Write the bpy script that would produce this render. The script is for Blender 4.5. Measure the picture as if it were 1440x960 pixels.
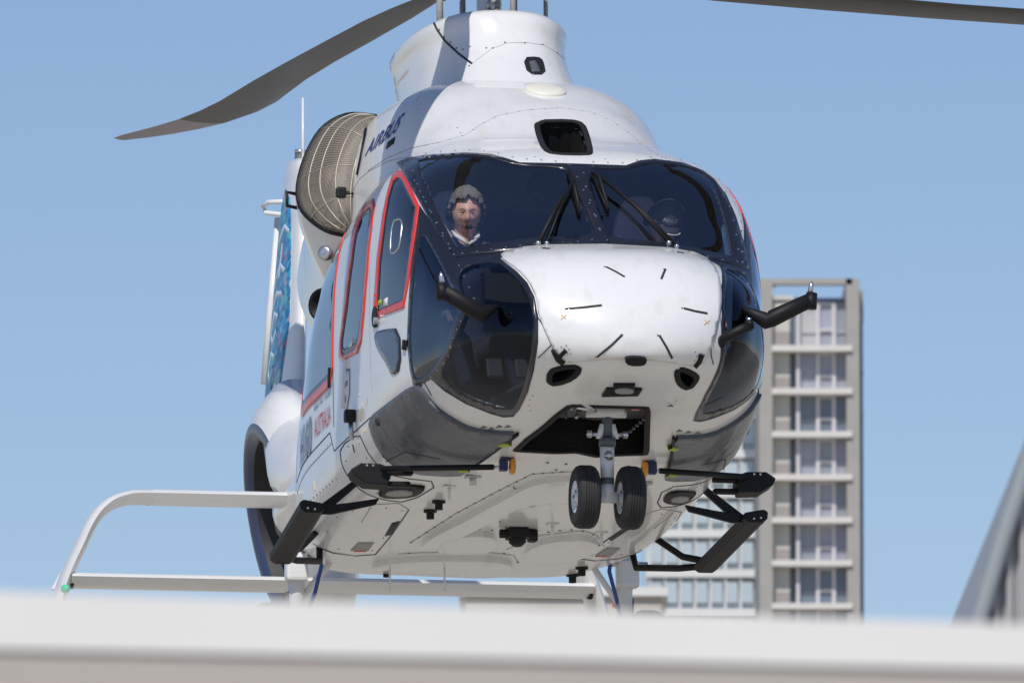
import bpy, bmesh, math, random
import numpy as np
from mathutils import Vector, Matrix, Euler
from mathutils.bvhtree import BVHTree
from mathutils.geometry import delaunay_2d_cdt
R = math.radians
random.seed(7)
rng = np.random.default_rng(11)
S = bpy.context.scene
for o in list(bpy.data.objects): bpy.data.objects.remove(o)
C = S.collection

# ------------------------------------------------------------------ camera, world, sun, exposure
FPX = 15600.0                      # focal length in photo pixels (1440 wide)
CAM_Z = 1.7
ELEV = 7.0
cd = bpy.data.cameras.new('camera'); cam = bpy.data.objects.new('camera', cd); C.objects.link(cam)
cam.location = (0, 0, CAM_Z); cam.rotation_euler = (R(90+ELEV), 0, 0)
cd.sensor_width = 36; cd.lens = FPX/1440*36
cd.clip_start = .1; cd.clip_end = 20000
cd.dof.use_dof = True; cd.dof.focus_distance = 61.5; cd.dof.aperture_fstop = cd.lens/1000/.030
S.camera = cam
SUN_AZ, SUN_EL = 13.0, 49.0        # degrees left of the direction back over the camera's shoulder
sdir = Vector((-math.sin(R(SUN_AZ))*math.cos(R(SUN_EL)), -math.cos(R(SUN_AZ))*math.cos(R(SUN_EL)), math.sin(R(SUN_EL))))
sl = bpy.data.lights.new('sun', 'SUN'); sun = bpy.data.objects.new('sun', sl); C.objects.link(sun)
sl.energy = 3.3; sl.angle = R(.53); sl.color = (1, .955, .89)
sun.rotation_euler = sdir.to_track_quat('Z', 'Y').to_euler(); sun.location = (0, 0, 60)
W = bpy.data.worlds.new('World'); S.world = W; W.use_nodes = True
nt = W.node_tree; bg = nt.nodes['Background']
sky = nt.nodes.new('ShaderNodeTexSky'); sky.sky_type = 'NISHITA'; sky.sun_disc = False
sky.sun_elevation = R(SUN_EL); sky.sun_rotation = math.atan2(sdir.x, sdir.y)
sky.altitude = 0; sky.air_density = 1.0; sky.dust_density = .1; sky.ozone_density = 5.0
tn = nt.nodes.new('ShaderNodeMix'); tn.data_type = 'RGBA'; tn.blend_type = 'MULTIPLY'; tn.inputs[0].default_value = 1; tn.inputs[7].default_value = (.98, .915, .96, 1)
nt.links.new(sky.outputs[0], tn.inputs[6]); nt.links.new(tn.outputs[2], bg.inputs[0]); bg.inputs[1].default_value = .096
S.view_settings.view_transform = 'Standard'; S.view_settings.look = 'None'
S.view_settings.exposure = 0.0; S.view_settings.gamma = 1

# ------------------------------------------------------------------ helicopter frame: x to its port side, y aft, z up; origin near the nose
YAW, PITCH = 11.4, -3.85
r0 = Vector(((885-720)/FPX, (480-440)/FPX, -1)); r0 = cam.rotation_euler.to_matrix() @ r0
HLOC = cam.location + r0*60.0
HM = Matrix.Translation(HLOC) @ Matrix.Rotation(R(YAW), 4, 'Z') @ Matrix.Rotation(R(PITCH), 4, 'X')
HI = HM.inverted()
CM = Matrix.Translation(cam.location) @ cam.rotation_euler.to_matrix().to_4x4()
L2C = np.array(CM.inverted() @ HM)
def to_px(P):
    P = np.asarray(P, float).reshape(-1, 3)
    q = P @ L2C[:3, :3].T + L2C[:3, 3]
    return np.stack([720 + FPX*q[:, 0]/-q[:, 2], 480 - FPX*q[:, 1]/-q[:, 2]], 1)
CAML = HI @ cam.location
def ray(px, py):
    d = Vector(((px-720)/FPX, (480-py)/FPX, -1))
    d = (HI.to_3x3() @ (cam.rotation_euler.to_matrix() @ d)).normalized()
    return CAML, d
def wray(px, py):
    return (cam.rotation_euler.to_matrix() @ Vector(((px-720)/FPX, (480-py)/FPX, -1)))
def wpt(px, py, dist):             # world point seen at a photo pixel, at a horizontal distance along +Y
    d = wray(px, py); return cam.location + d*(dist/d.y)
def lpt(px, py, yl):               # local point on the ray at local y
    o, d = ray(px, py); t = (yl-o.y)/d.y; return o + d*t

# ------------------------------------------------------------------ materials
def mat(name, col, rough=.5, metal=0, coat=0, spec=.5, noise=None, bump=None, **kw):
    m = bpy.data.materials.new(name); m.use_nodes = True; n = m.node_tree; b = n.nodes['Principled BSDF']
    b.inputs['Base Color'].default_value = (*col, 1); b.inputs['Roughness'].default_value = rough
    b.inputs['Metallic'].default_value = metal; b.inputs['Coat Weight'].default_value = coat
    b.inputs['Coat Roughness'].default_value = .06; b.inputs['Specular IOR Level'].default_value = spec
    if 'emit' in kw:
        b.inputs['Emission Color'].default_value = (*kw['emit'], 1); b.inputs['Emission Strength'].default_value = kw.get('es', 1)
    if noise or bump: tc = n.nodes.new('ShaderNodeTexCoord')
    if noise:                       # (scale, strength)
        t = n.nodes.new('ShaderNodeTexNoise'); t.inputs['Scale'].default_value = noise[0]; t.inputs['Detail'].default_value = 6
        n.links.new(tc.outputs['Object'], t.inputs['Vector'])
        mx = n.nodes.new('ShaderNodeMix'); mx.data_type = 'RGBA'
        a = [c*(1-noise[1]) for c in col]; c2 = [min(1, c*(1+noise[1])) for c in col]
        mx.inputs[6].default_value = (*a, 1); mx.inputs[7].default_value = (*c2, 1)
        n.links.new(t.outputs['Fac'], mx.inputs[0]); n.links.new(mx.outputs[2], b.inputs['Base Color'])
        mr = n.nodes.new('ShaderNodeMapRange'); mr.inputs[3].default_value = rough*.85; mr.inputs[4].default_value = min(1, rough*1.2)
        n.links.new(t.outputs['Fac'], mr.inputs[0]); n.links.new(mr.outputs[0], b.inputs['Roughness'])
    if bump:                        # (scale, strength, distance)
        t = n.nodes.new('ShaderNodeTexNoise'); t.inputs['Scale'].default_value = bump[0]; t.inputs['Detail'].default_value = 3
        n.links.new(tc.outputs['Object'], t.inputs['Vector'])
        bp = n.nodes.new('ShaderNodeBump'); bp.inputs['Strength'].default_value = bump[1]; bp.inputs['Distance'].default_value = bump[2]
        n.links.new(t.outputs['Fac'], bp.inputs['Height']); n.links.new(bp.outputs[0], b.inputs['Normal'])
    return m
def glassmat(name, tint, alpha, f0=.06, gl=(1, 1, 1)):
    m = bpy.data.materials.new(name); m.use_nodes = True; n = m.node_tree
    for x in list(n.nodes): n.nodes.remove(x)
    out = n.nodes.new('ShaderNodeOutputMaterial'); g = n.nodes.new('ShaderNodeBsdfGlossy'); g.inputs['Roughness'].default_value = .015
    g.inputs['Color'].default_value = (*gl, 1)
    t = n.nodes.new('ShaderNodeBsdfTransparent'); t.inputs['Color'].default_value = (*[c*alpha for c in tint], 1)
    lw = n.nodes.new('ShaderNodeLayerWeight'); lw.inputs[0].default_value = .5; fr = n.nodes.new('ShaderNodeMath'); fr.operation = 'POWER'; fr.inputs[1].default_value = 5; n.links.new(lw.outputs['Facing'], fr.inputs[0])
    ad = n.nodes.new('ShaderNodeMath'); ad.operation = 'ADD'; ad.inputs[1].default_value = f0+.045; ad.use_clamp = True
    mx = n.nodes.new('ShaderNodeMixShader')
    n.links.new(fr.outputs[0], ad.inputs[0]); n.links.new(ad.outputs[0], mx.inputs[0])
    n.links.new(t.outputs[0], mx.inputs[1]); n.links.new(g.outputs[0], mx.inputs[2]); n.links.new(mx.outputs[0], out.inputs[0])
    return m
def paint_white():
    # helicopter paint: gloss white with faint grime streaks and very faint oil-canning
    m = mat('white_paint', (.78, .78, .77), .26, coat=.5, noise=(1.7, .03), bump=(2.2, .10, .02))
    n = m.node_tree; b = n.nodes['Principled BSDF']; src = b.inputs['Base Color'].links[0].from_socket
    tc = n.nodes.new('ShaderNodeTexCoord'); mp = n.nodes.new('ShaderNodeMapping'); mp.inputs['Scale'].default_value = (7, .8, 5)
    t = n.nodes.new('ShaderNodeTexNoise'); t.inputs['Scale'].default_value = 1.6; t.inputs['Detail'].default_value = 8; t.inputs['Roughness'].default_value = .65
    r = n.nodes.new('ShaderNodeMapRange'); r.inputs[1].default_value = .52; r.inputs[2].default_value = .78; r.inputs[3].default_value = 0; r.inputs[4].default_value = .30
    mx = n.nodes.new('ShaderNodeMix'); mx.data_type = 'RGBA'; mx.inputs[7].default_value = (.50, .46, .38, 1)
    n.links.new(tc.outputs['Object'], mp.inputs[0]); n.links.new(mp.outputs[0], t.inputs['Vector']); n.links.new(t.outputs['Fac'], r.inputs[0])
    n.links.new(r.outputs[0], mx.inputs[0]); n.links.new(src, mx.inputs[6]); n.links.new(mx.outputs[2], b.inputs['Base Color'])
    return m
M = {}
M['white'] = paint_white()
M['black'] = mat('black_frame', (.012, .014, .022), .32, coat=.4)
M['blackmatte'] = mat('black_matte', (.008, .008, .009), .55, spec=.3)
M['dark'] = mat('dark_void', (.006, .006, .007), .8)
M['lining'] = mat('cabin_lining', (.035, .036, .04), .8)
M['seat'] = mat('seat_cloth', (.44, .41, .52), .85, noise=(40, .15))
M['tintsmall'] = mat('small_window_tint', (.07, .09, .13), .12, spec=.6)
M['plain'] = mat('stabiliser_white', (.76, .76, .75), .35, coat=.3)
M['red'] = mat('red_trim', (.72, .045, .03), .35, coat=.5)
M['glass'] = glassmat('windscreen_glass', (.97, .98, 1.0), 1.0, .15, (.97, .98, 1))
M['glasschin'] = glassmat('chin_glass', (.80, .88, .95), .42, .0, (.6, .65, .75))
M['glassq'] = glassmat('quarter_glass', (.6, .75, .95), .45, .08, (.8, .88, 1))
M['glassside'] = glassmat('side_glass', (.6, .8, 1.0), .35, .13)
M['pad'] = mat('grey_cover_cloth', (.085, .095, .115), .38, coat=.2, noise=(3, .15), bump=(4, .9, .06))
M['line'] = mat('seam_dark', (.03, .03, .032), .7)
M['seam'] = mat('seam_grey', (.33, .33, .33), .6)
M['rivet'] = mat('fastener', (.17, .17, .17), .45, metal=.4)
M['screw'] = mat('screw_steel', (.75, .75, .78), .25, metal=.9)
M['steel'] = mat('steel', (.55, .56, .58), .3, metal=.85, noise=(30, .15))
M['alu'] = mat('painted_strut', (.72, .73, .74), .35, coat=.2)
M['greyband'] = mat('grey_band', (.10, .11, .12), .5)
M['tyre'] = mat('tyre_rubber', (.022, .022, .023), .75, noise=(25, .3), bump=(60, .15, .004))
M['blade'] = mat('blade_skin', (.045, .046, .048), .45, noise=(1.4, .25))
M['bladetip'] = mat('blade_tip', (.26, .23, .25), .45)
M['blue'] = mat('lettering_blue', (.02, .05, .22), .4)
M['ltred'] = mat('lettering_red', (.55, .12, .14), .5)
M['ltblue'] = mat('lettering_pale_blue', (.22, .28, .42), .5)
M['navy'] = mat('fan_ring_navy', (.035, .05, .11), .4, coat=.3)
M['yg'] = mat('yellow_green_tab', (.42, .5, .05), .6)
M['amber'] = mat('amber_lens', (.7, .3, .03), .3)
M['orange'] = mat('orange_decal', (.78, .60, .38), .6)
M['pale'] = mat('sticker_white', (.8, .8, .78), .5)
M['placard'] = mat('placard_grey', (.32, .31, .30), .6, noise=(90, .4))

# ------------------------------------------------------------------ object helpers
def tag(o, label=None, cat=None, group=None, kind=None):
    if label: o['label'] = label
    if cat: o['category'] = cat
    if group: o['group'] = group
    if kind: o['kind'] = kind
    return o
def empty(name, loc=(0, 0, 0), mw=None):
    o = bpy.data.objects.new(name, None); C.objects.link(o); o.location = loc; o.empty_display_size = .2
    if mw is not None: o.matrix_world = mw
    return o
class MB:
    def __init__(s): s.v = []; s.f = []; s.m = []; s.sm = []
    def add(s, v, f, mi=0, smooth=True):
        b = len(s.v); s.v += [tuple(p) for p in v]; s.f += [tuple(i+b for i in q) for q in f]
        s.m += [mi]*len(f); s.sm += [smooth]*len(f); return s
    def box(s, c, d, mi=0, rot=None, bev=0):
        bm = bmesh.new(); bmesh.ops.create_cube(bm, size=1)
        for v in bm.verts: v.co = Vector((v.co.x*d[0], v.co.y*d[1], v.co.z*d[2]))
        if bev: bmesh.ops.bevel(bm, geom=bm.edges[:], offset=bev, segments=2, profile=.6, affect='EDGES')
        if rot is not None: bmesh.ops.rotate(bm, verts=bm.verts, matrix=rot, cent=(0, 0, 0))
        bm.verts.index_update()
        s.add([v.co+Vector(c) for v in bm.verts], [[v.index for v in f.verts] for f in bm.faces], mi, bev > 0 and False); bm.free(); return s
    def tube(s, pts, r, n=12, mi=0, caps=True, flat=1.0, up=None):
        pts = [Vector(p) for p in pts]; k = len(pts)
        rs = r if hasattr(r, '__len__') else [r]*k
        t0 = (pts[1]-pts[0]).normalized()
        u = Vector(up) if up is not None else (Vector((0, 0, 1)) if abs(t0.z) < .9 else Vector((1, 0, 0)))
        V = []; 
        for i, p in enumerate(pts):
            t = (pts[min(i+1, k-1)]-pts[max(i-1, 0)]).normalized()
            a = (u - t*u.dot(t)).normalized(); b = t.cross(a); u = a if up is None else u
            for j in range(n):
                q = 2*math.pi*j/n; V.append(p + a*math.sin(q)*rs[i]*flat + b*math.cos(q)*rs[i])
        F = [[i*n+j, i*n+(j+1) % n, (i+1)*n+(j+1) % n, (i+1)*n+j] for i in range(k-1) for j in range(n)]
        if caps: F += [list(range(n))[::-1], [(k-1)*n+j for j in range(n)]]
        s.add(V, F, mi); return s
    def lathe(s, prof, origin, axis, n=32, mi=0):      # prof: (radius, distance along axis)
        ax = Vector(axis).normalized(); a = ax.orthogonal().normalized(); b = ax.cross(a); o = Vector(origin)
        V = [o+ax*h+(a*math.cos(2*math.pi*j/n)+b*math.sin(2*math.pi*j/n))*r for r, h in prof for j in range(n)]
        k = len(prof)
        F = [[i*n+j, i*n+(j+1) % n, (i+1)*n+(j+1) % n, (i+1)*n+j] for i in range(k-1) for j in range(n)]
        s.add(V, F, mi); return s
    def prism(s, pts, vec, mi=0):                        # planar outline extruded by vec
        n = len(pts); v = Vector(vec); P = [Vector(p) for p in pts]
        s.add(P+[p+v for p in P], [list(range(n))[::-1], list(range(n, 2*n))]+[[i, (i+1) % n, n+(i+1) % n, n+i] for i in range(n)], mi, False); return s
    def build(s, name, mats, parent=None, smooth=True, angle=None, bevel=0, mw=None):
        me = bpy.data.meshes.new(name); me.from_pydata(s.v, [], s.f); me.validate(clean_customdata=False)
        if not isinstance(mats, (list, tuple)): mats = [mats]
        for m in mats: me.materials.append(m)
        if len(me.polygons) == len(s.m): me.polygons.foreach_set('material_index', s.m)
        sm = s.sm if smooth and len(me.polygons) == len(s.sm) else [bool(smooth)]*len(me.polygons)
        me.polygons.foreach_set('use_smooth', sm)
        o = bpy.data.objects.new(name, me); C.objects.link(o)
        if parent: o.parent = parent
        if mw is not None: o.matrix_world = mw
        me.update()
        bm = bmesh.new(); bm.from_mesh(me); bmesh.ops.recalc_face_normals(bm, faces=bm.faces); bm.to_mesh(me); bm.free()
        if angle: me.set_sharp_from_angle(angle=R(angle))
        if bevel:
            b = o.modifiers.new('b', 'BEVEL'); b.width = bevel; b.segments = 2; b.limit_method = 'ANGLE'; b.angle_limit = R(40)
        return o
def one(name, mats, parent, fn, **kw):
    m = MB(); fn(m); return m.build(name, mats, parent, **kw)
def pchip(xs, ys):
    xs = np.array(xs, float); ys = np.array(ys, float); h = np.diff(xs); d = np.diff(ys)/h; m = np.zeros_like(ys)
    for i in range(1, len(xs)-1):
        if d[i-1]*d[i] > 0:
            w1 = 2*h[i]+h[i-1]; w2 = h[i]+2*h[i-1]; m[i] = (w1+w2)/(w1/d[i-1]+w2/d[i])
    m[0] = d[0]; m[-1] = d[-1]
    def f(x):
        x = np.clip(np.asarray(x, float), xs[0], xs[-1]); i = np.clip(np.searchsorted(xs, x)-1, 0, len(xs)-2)
        t = (x-xs[i])/h[i]
        return ((1+2*t)*(1-t)**2)*ys[i]+t*(1-t)**2*h[i]*m[i]+t*t*(3-2*t)*ys[i+1]+t*t*(t-1)*h[i]*m[i+1]
    return f
def inpoly(P, poly):
    P = np.asarray(P, float); poly = np.asarray(poly, float); x, y = P[:, 0], P[:, 1]; r = np.zeros(len(P), bool)
    for (x1, y1), (x2, y2) in zip(poly, np.roll(poly, -1, 0)):
        if y1 == y2: continue
        c = ((y1 > y) != (y2 > y)) & (x < (x2-x1)*(y-y1)/(y2-y1)+x1); r ^= c
    return r
def smoothpoly(poly, it=2, closed=True):
    P = [tuple(p) for p in poly]
    for _ in range(it):
        Q = []; n = len(P)
        for i in range(n if closed else n-1):
            a = P[i]; b = P[(i+1) % n]; Q += [tuple(.75*a[k]+.25*b[k] for k in range(len(a))), tuple(.25*a[k]+.75*b[k] for k in range(len(a)))]
        P = Q if closed else [P[0]]+Q+[P[-1]]
    return P

# ------------------------------------------------------------------ fuselage shell: sections along y as smooth unions in polar form
Y0 = -.15
zTop = pchip([-.15, -.13, -.08, 0, .1, .2, .3, .43, .60, .70, .9, 1.16, 1.4, 1.8, 2.5, 4.5, 5.5, 6.5, 7.5, 8.5, 10.5, 11.2],
             [-.16, -.07, .05, .17, .27, .34, .39, .435, .485, .555, .79, 1.04, 1.17, 1.27, 1.32, 1.30, 1.22, 1.02, .86, .80, .80, .80])
zBot = pchip([-.15, -.13, -.08, 0, .2, .4, .7, 1.0, 1.4, 2.0, 4.4, 5.0, 5.6, 6.4, 7.4, 8.5, 11.2],
             [-.18, -.25, -.29, -.33, -.39, -.435, -.49, -.53, -.565, -.59, -.615, -.60, -.42, -.08, .18, .28, .36])
wHalf = pchip([-.15, -.13, -.10, -.05, 0, .06, .15, .3, .5, .8, 1.2, 1.8, 2.6, 3.6, 5.0, 5.8, 6.6, 7.6, 8.6, 11.2],
              [.03, .18, .30, .43, .515, .60, .68, .76, .85, .92, 1.0, 1.06, 1.085, 1.085, .93, .66, .50, .38, .30, .24])
zMid = pchip([-.15, 0, .5, 1.2, 2, 3.4, 4.4, 5.5, 7, 8.5, 11.2], [-.17, -.10, -.04, 0, .03, -.02, -.2, -.1, .48, .53, .57])
nU = pchip([-.15, .3, .8, 1.3, 2.2, 3.4, 4.4, 6.5, 11], [2.2, 2.7, 3.2, 4.1, 4.8, 3.8, 2.4, 2.2, 2])
nL = pchip([-.15, .3, 1.0, 1.6, 2.2, 2.8, 4.4, 5.2, 6.5, 11], [2.2, 2.4, 2.7, 3.3, 4.3, 5.2, 6.5, 5, 2.3, 2])
cTop = pchip([1.0, 1.25, 1.75, 2.3, 2.7, 3.1, 4.0, 5.0, 6.0, 7.0, 8], [.85, 1.08, 1.32, 1.66, 1.85, 1.94, 2.00, 1.90, 1.55, 1.1, .8])
cW = pchip([1.0, 1.3, 1.8, 2.3, 3.0, 4.0, 5.0, 6.0, 7.0, 8], [.35, .55, .66, .745, .83, .88, .78, .60, .42, .25])
cN = pchip([1, 2.3, 3.0, 5, 8], [2.1, 2.4, 3.1, 3.0, 2])
def se_outline(w, up, dn, zm, nu, nl, k=400):
    t = np.linspace(0, 2*np.pi, k, endpoint=False); c, s_ = np.cos(t), np.sin(t)
    n = np.where(s_ >= 0, nu, nl); h = np.where(s_ >= 0, up, dn)
    return np.stack([w*np.sign(c)*np.abs(c)**(2/n), zm+h*np.sign(s_)*np.abs(s_)**(2/n)], 1)
def polar(outl, c, th):
    d = outl-np.array(c); a = np.arctan2(d[:, 1], d[:, 0]) % (2*np.pi); r = np.hypot(d[:, 0], d[:, 1]); o = np.argsort(a); a, r = a[o], r[o]
    # chord interpolation in cartesian space keeps flats flat
    A = np.concatenate([a[-1:]-2*np.pi, a, a[:1]+2*np.pi]); Rr = np.concatenate([r[-1:], r, r[:1]])
    i = np.clip(np.searchsorted(A, th)-1, 0, len(A)-2); a0, a1, r0_, r1 = A[i], A[i+1], Rr[i], Rr[i+1]
    dn = r0_*np.sin(th-a0)+r1*np.sin(a1-th)
    with np.errstate(all='ignore'): rr = r0_*r1*np.sin(a1-a0)/dn
    return np.where(np.abs(a1-a0) < 1e-9, r0_, rr)
def smax(a, b, k):
    h = np.maximum(k-np.abs(a-b), 0)/k; return np.maximum(a, b)+h*h*k*.25
NT = 440
tt = np.linspace(0, 2*np.pi, NT, endpoint=False)
sec_y = np.concatenate([Y0+np.linspace(.03, .55, 34)**2, np.arange(.165, 2.0, .014), np.arange(2.0, 5.6, .022), np.arange(5.6, 9.45, .07)])
V = []
for y in sec_y:
    w, zt, zb, zm = map(float, (wHalf(y), zTop(y), zBot(y), zMid(y)))
    zm = min(max(zm, zb+.01), zt-.01)
    o1 = se_outline(w, zt-zm, zm-zb, zm, float(nU(y)), float(nL(y)))
    th = np.arctan2(np.sin(tt)*(zt-zb)*.5, np.cos(tt)*w) % (2*np.pi)         # even spread along the section
    th = np.sort(th); th = np.roll(th, 0)
    r = polar(o1, (0, zm), th)
    if 1.0 < y < 8:
        ct = float(cTop(y)); cw = float(cW(y)); base = 1.15-.15*max(0, min(1, (1.8-y)/.8)); base = min(base, ct-.02)
        if y > 5.5: base = min(base, float(zTop(y))-.1)
        o2 = se_outline(cw, ct-base, base-zm+.3, base, float(cN(y)), 6)
        if ct > zm+.05: r = smax(r, polar(o2, (0, zm), th), .10)
    V.append(np.stack([r*np.cos(th), np.full(NT, y), zm+r*np.sin(th)], 1))
V = np.array(V); K = len(sec_y)
VV = V.reshape(-1, 3)
ii, jj = np.meshgrid(np.arange(K-1), np.arange(NT), indexing='ij'); ii = ii.ravel(); jj = jj.ravel(); j2 = (jj+1) % NT
FF = np.stack([ii*NT+jj, (ii+1)*NT+jj, (ii+1)*NT+j2, ii*NT+j2], 1)
tipc = len(VV); VV = np.vstack([VV, [[0, Y0-.001, -.17]], [[0, 9.46, .55]]])
capf = [(j, (j+1) % NT, tipc) for j in range(NT)]+[((K-1)*NT+(j+1) % NT, (K-1)*NT+j, tipc+1) for j in range(NT)]
BV = BVHTree.FromPolygons([tuple(v) for v in VV], [tuple(map(int, f)) for f in FF]+[tuple(map(int, f)) for f in capf])
# smooth normals for lofted surface
n_ = np.cross(VV[FF[:, 2]]-VV[FF[:, 0]], VV[FF[:, 3]]-VV[FF[:, 1]])
VN = np.zeros_like(VV)
for k in range(4): np.add.at(VN, FF[:, k], n_)
VN /= np.maximum(np.linalg.norm(VN, axis=1, keepdims=True), 1e-12)
cen0 = VV[FF].mean(1)
if ((cen0-np.array([0, 3, .3]))*n_).sum(1).mean() < 0: VN = -VN
def hit(px, py, bv=None):
    o, d = ray(px, py); h = (bv or BV).ray_cast(o, d)
    if h[0] is None: return None
    n = h[1]
    return h[0], (n if n.dot(d) < 0 else -n)
def hside(y, z, sg=-1):
    h = BV.ray_cast(Vector((sg*4, y, z)), Vector((-sg, 0, 0)))
    if h[0] is None: return None
    n = h[1]; return h[0], (n if n.x*sg > 0 else -n)
def hbot(x, y):
    h = BV.ray_cast(Vector((x, y, -3)), Vector((0, 0, 1)))
    if h[0] is None: return None
    n = h[1]; return h[0], (n if n.z < 0 else -n)

# ------------------------------------------------------------------ surface helpers: outlines laid on the shell as thin raised panels
def pxmap(bv=None): return lambda u, v: hit(u, v, bv)
def grid_fill(poly, holes, step):
    P = []; E = []
    def ring(q):
        q = [Vector(a) for a in q]; b = len(P); out = []
        for i in range(len(q)):
            a, c = q[i], q[(i+1) % len(q)]; k = max(1, int(math.ceil((c-a).length/step)))
            out += [a+(c-a)*j/k for j in range(k)]
        P.extend(out); E.extend([(b+i, b+(i+1) % len(out)) for i in range(len(out))]); return out
    rs = [ring(poly)]+[ring(h) for h in holes]
    B = np.array([tuple(p) for p in P])
    x0, y0 = np.min(poly, 0); x1, y1 = np.max(poly, 0)
    gx, gy = np.meshgrid(np.arange(x0+step/2, x1, step), np.arange(y0+step/2, y1, step)); G = np.stack([gx.ravel(), gy.ravel()], 1)
    G = G[inpoly(G, poly)]
    for h in holes: G = G[~inpoly(G, h)]
    if len(G):
        dmin = np.min(np.hypot(G[:, None, 0]-B[None, :, 0], G[:, None, 1]-B[None, :, 1]), 1); G = G[dmin > step*.45]
    allp = P+[Vector(g) for g in G]
    r = delaunay_2d_cdt(allp, E, [], 0, 1e-5)
    vs, fs = r[0], r[2]; pv = np.array([tuple(v) for v in vs])
    cen = np.array([pv[list(f)].mean(0) for f in fs]); ok = inpoly(cen, poly)
    for h in holes: ok &= ~inpoly(cen, h)
    return pv, [list(f) for f, k in zip(fs, ok) if k]
def panel(mb, poly, off=.004, holes=(), step=5., mp=None, mi=0, base=-.004, mirror=False):
    mp = mp or pxmap(); pv, fs = grid_fill(poly, holes, step)
    used = sorted({i for f in fs for i in f}); top = {}; bot = {}; V = []; F = []
    for i in used:
        h = mp(*pv[i])
        if h is None: continue
        top[i] = len(V); V.append(h[0]+h[1]*off); V.append(h[0]+h[1]*base); bot[i] = top[i]+1
    edges = {}
    for f in fs:
        if not all(i in top for i in f): continue
        F.append([top[i] for i in f])
        for a, b in zip(f, f[1:]+f[:1]):
            k = (min(a, b), max(a, b)); edges[k] = None if k in edges else (a, b)
    nf = len(F)
    for e in edges.values():
        if e: F.append([top[e[1]], top[e[0]], bot[e[0]], bot[e[1]]])
    if mirror: V = [Vector((-v.x, v.y, v.z)) for v in V]; F = [f[::-1] for f in F]
    mb.add(V, F[:nf], mi, True); b = len(mb.v)-len(V)
    mb.f += [tuple(i+b for i in q) for q in F[nf:]]; mb.m += [mi]*(len(F)-nf); mb.sm += [False]*(len(F)-nf)
def strip(mb, pts, w, off=.003, mi=0, mp=None, step=4., closed=False, mirror=False):
    mp = mp or pxmap(); q = [Vector(p) for p in pts]; 
    if closed: q = q+[q[0]]
    S_ = []
    for a, c in zip(q, q[1:]):
        k = max(1, int(math.ceil((c-a).length/step))); S_ += [a+(c-a)*j/k for j in range(k)]
    S_.append(q[-1]); H = [mp(*p) for p in S_]; H = [h for h in H if h]
    if len(H) < 2: return
    V = []; 
    for i, (p, n) in enumerate(H):
        t = H[min(i+1, len(H)-1)][0]-H[max(i-1, 0)][0]
        s_ = t.cross(n).normalized()*w/2; V += [p+s_+n*off, p-s_+n*off, p+s_-n*.002, p-s_-n*.002]
    F = []
    for i in range(len(H)-1):
        a, b = 4*i, 4*i+4; F += [[a, b, b+1, a+1], [a+2, b+2, b, a], [a+1, b+1, b+3, a+3]]
    if mirror: V = [Vector((-v.x, v.y, v.z)) for v in V]; F = [f[::-1] for f in F]
    mb.add(V, F, mi)
def dots(mb, pts, r=.006, off=.004, mi=0, mp=None, n=8, mirror=False):
    mp = mp or pxmap()
    for p in pts:
        h = mp(*p)
        if not h: continue
        c, nn = h; a = nn.orthogonal().normalized(); b = nn.cross(a)
        ring = [c+nn*off+(a*math.cos(2*math.pi*j/n)+b*math.sin(2*math.pi*j/n))*r for j in range(n)]
        low = [v-nn*(off+.002) for v in ring]
        V = ring+low
        if mirror: V = [Vector((-v.x, v.y, v.z)) for v in V]
        mb.add(V, [list(range(n))]+[[j, (j+1) % n, n+(j+1) % n, n+j] for j in range(n)], mi, False)
def along(pts, n, closed=False):
    q = [Vector(p) for p in pts]+([Vector(pts[0])] if closed else []); L = [0]
    for a, b in zip(q, q[1:]): L.append(L[-1]+(b-a).length)
    out = []
    for k in range(n):
        t = L[-1]*(k/(n if closed else max(1, n-1))); i = min(max(np.searchsorted(L, t)-1, 0), len(q)-2)
        out.append(tuple(q[i].lerp(q[i+1], (t-L[i])/(L[i+1]-L[i]) if L[i+1] > L[i] else 0)))
    return out
def inset(poly, d):                    # shrink (d>0) or grow (d<0) an outline
    P = np.array(poly, float); n = len(P); ar = .5*np.sum(P[:, 0]*np.roll(P[:, 1], -1)-np.roll(P[:, 0], -1)*P[:, 1]); sg = 1 if ar > 0 else -1
    out = []
    for i in range(n):
        a, b, c = P[i-1], P[i], P[(i+1) % n]; e1 = (b-a)/max(1e-9, np.hypot(*(b-a))); e2 = (c-b)/max(1e-9, np.hypot(*(c-b)))
        n1 = np.array([-e1[1], e1[0]])*sg; n2 = np.array([-e2[1], e2[0]])*sg; m = n1+n2; l = m.dot(m)
        m = m*2/max(l, .6); out.append(tuple(b+m*d))
    return out
def tosg(poly):                        # photo outline on the starboard side -> (y, z)
    out = []
    for p in poly:
        h = hit(*p); out.append((h[0].y, h[0].z))
    return out
side = lambda y, z: hside(y, z, -1)

# ---- traced outlines (photo pixels)
WL = smoothpoly([(584, 229), (607, 224), (658, 221), (688, 223), (728, 234), (785, 237), (798, 242), (816, 282), (835, 321), (833, 331), (800, 333), (742, 336), (690, 343), (648, 350), (640, 346), (612, 290)], 1)
WR = smoothpoly([(824, 237), (878, 239), (891, 237), (905, 232), (921, 230), (958, 234), (985, 243), (999, 252), (1007, 262), (1020, 299), (1032, 361), (1024, 361), (967, 347), (917, 341), (862, 335), (852, 328), (838, 284)], 1)
FU_L = [(559, 229), (575, 223), (600, 219), (655, 216), (690, 218), (712, 224), (731, 230), (790, 231), (822, 232), (840, 290), (858, 348), (800, 345), (755, 347), (702, 355), (640, 362), (612, 322), (584, 272)]
FU_R = [(822, 232), (880, 234), (900, 227), (920, 225), (960, 230), (988, 241), (1004, 253), (1021, 276), (1034, 305), (1046, 345), (1053, 379), (1020, 371), (975, 360), (917, 350), (858, 348), (840, 290)]
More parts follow.
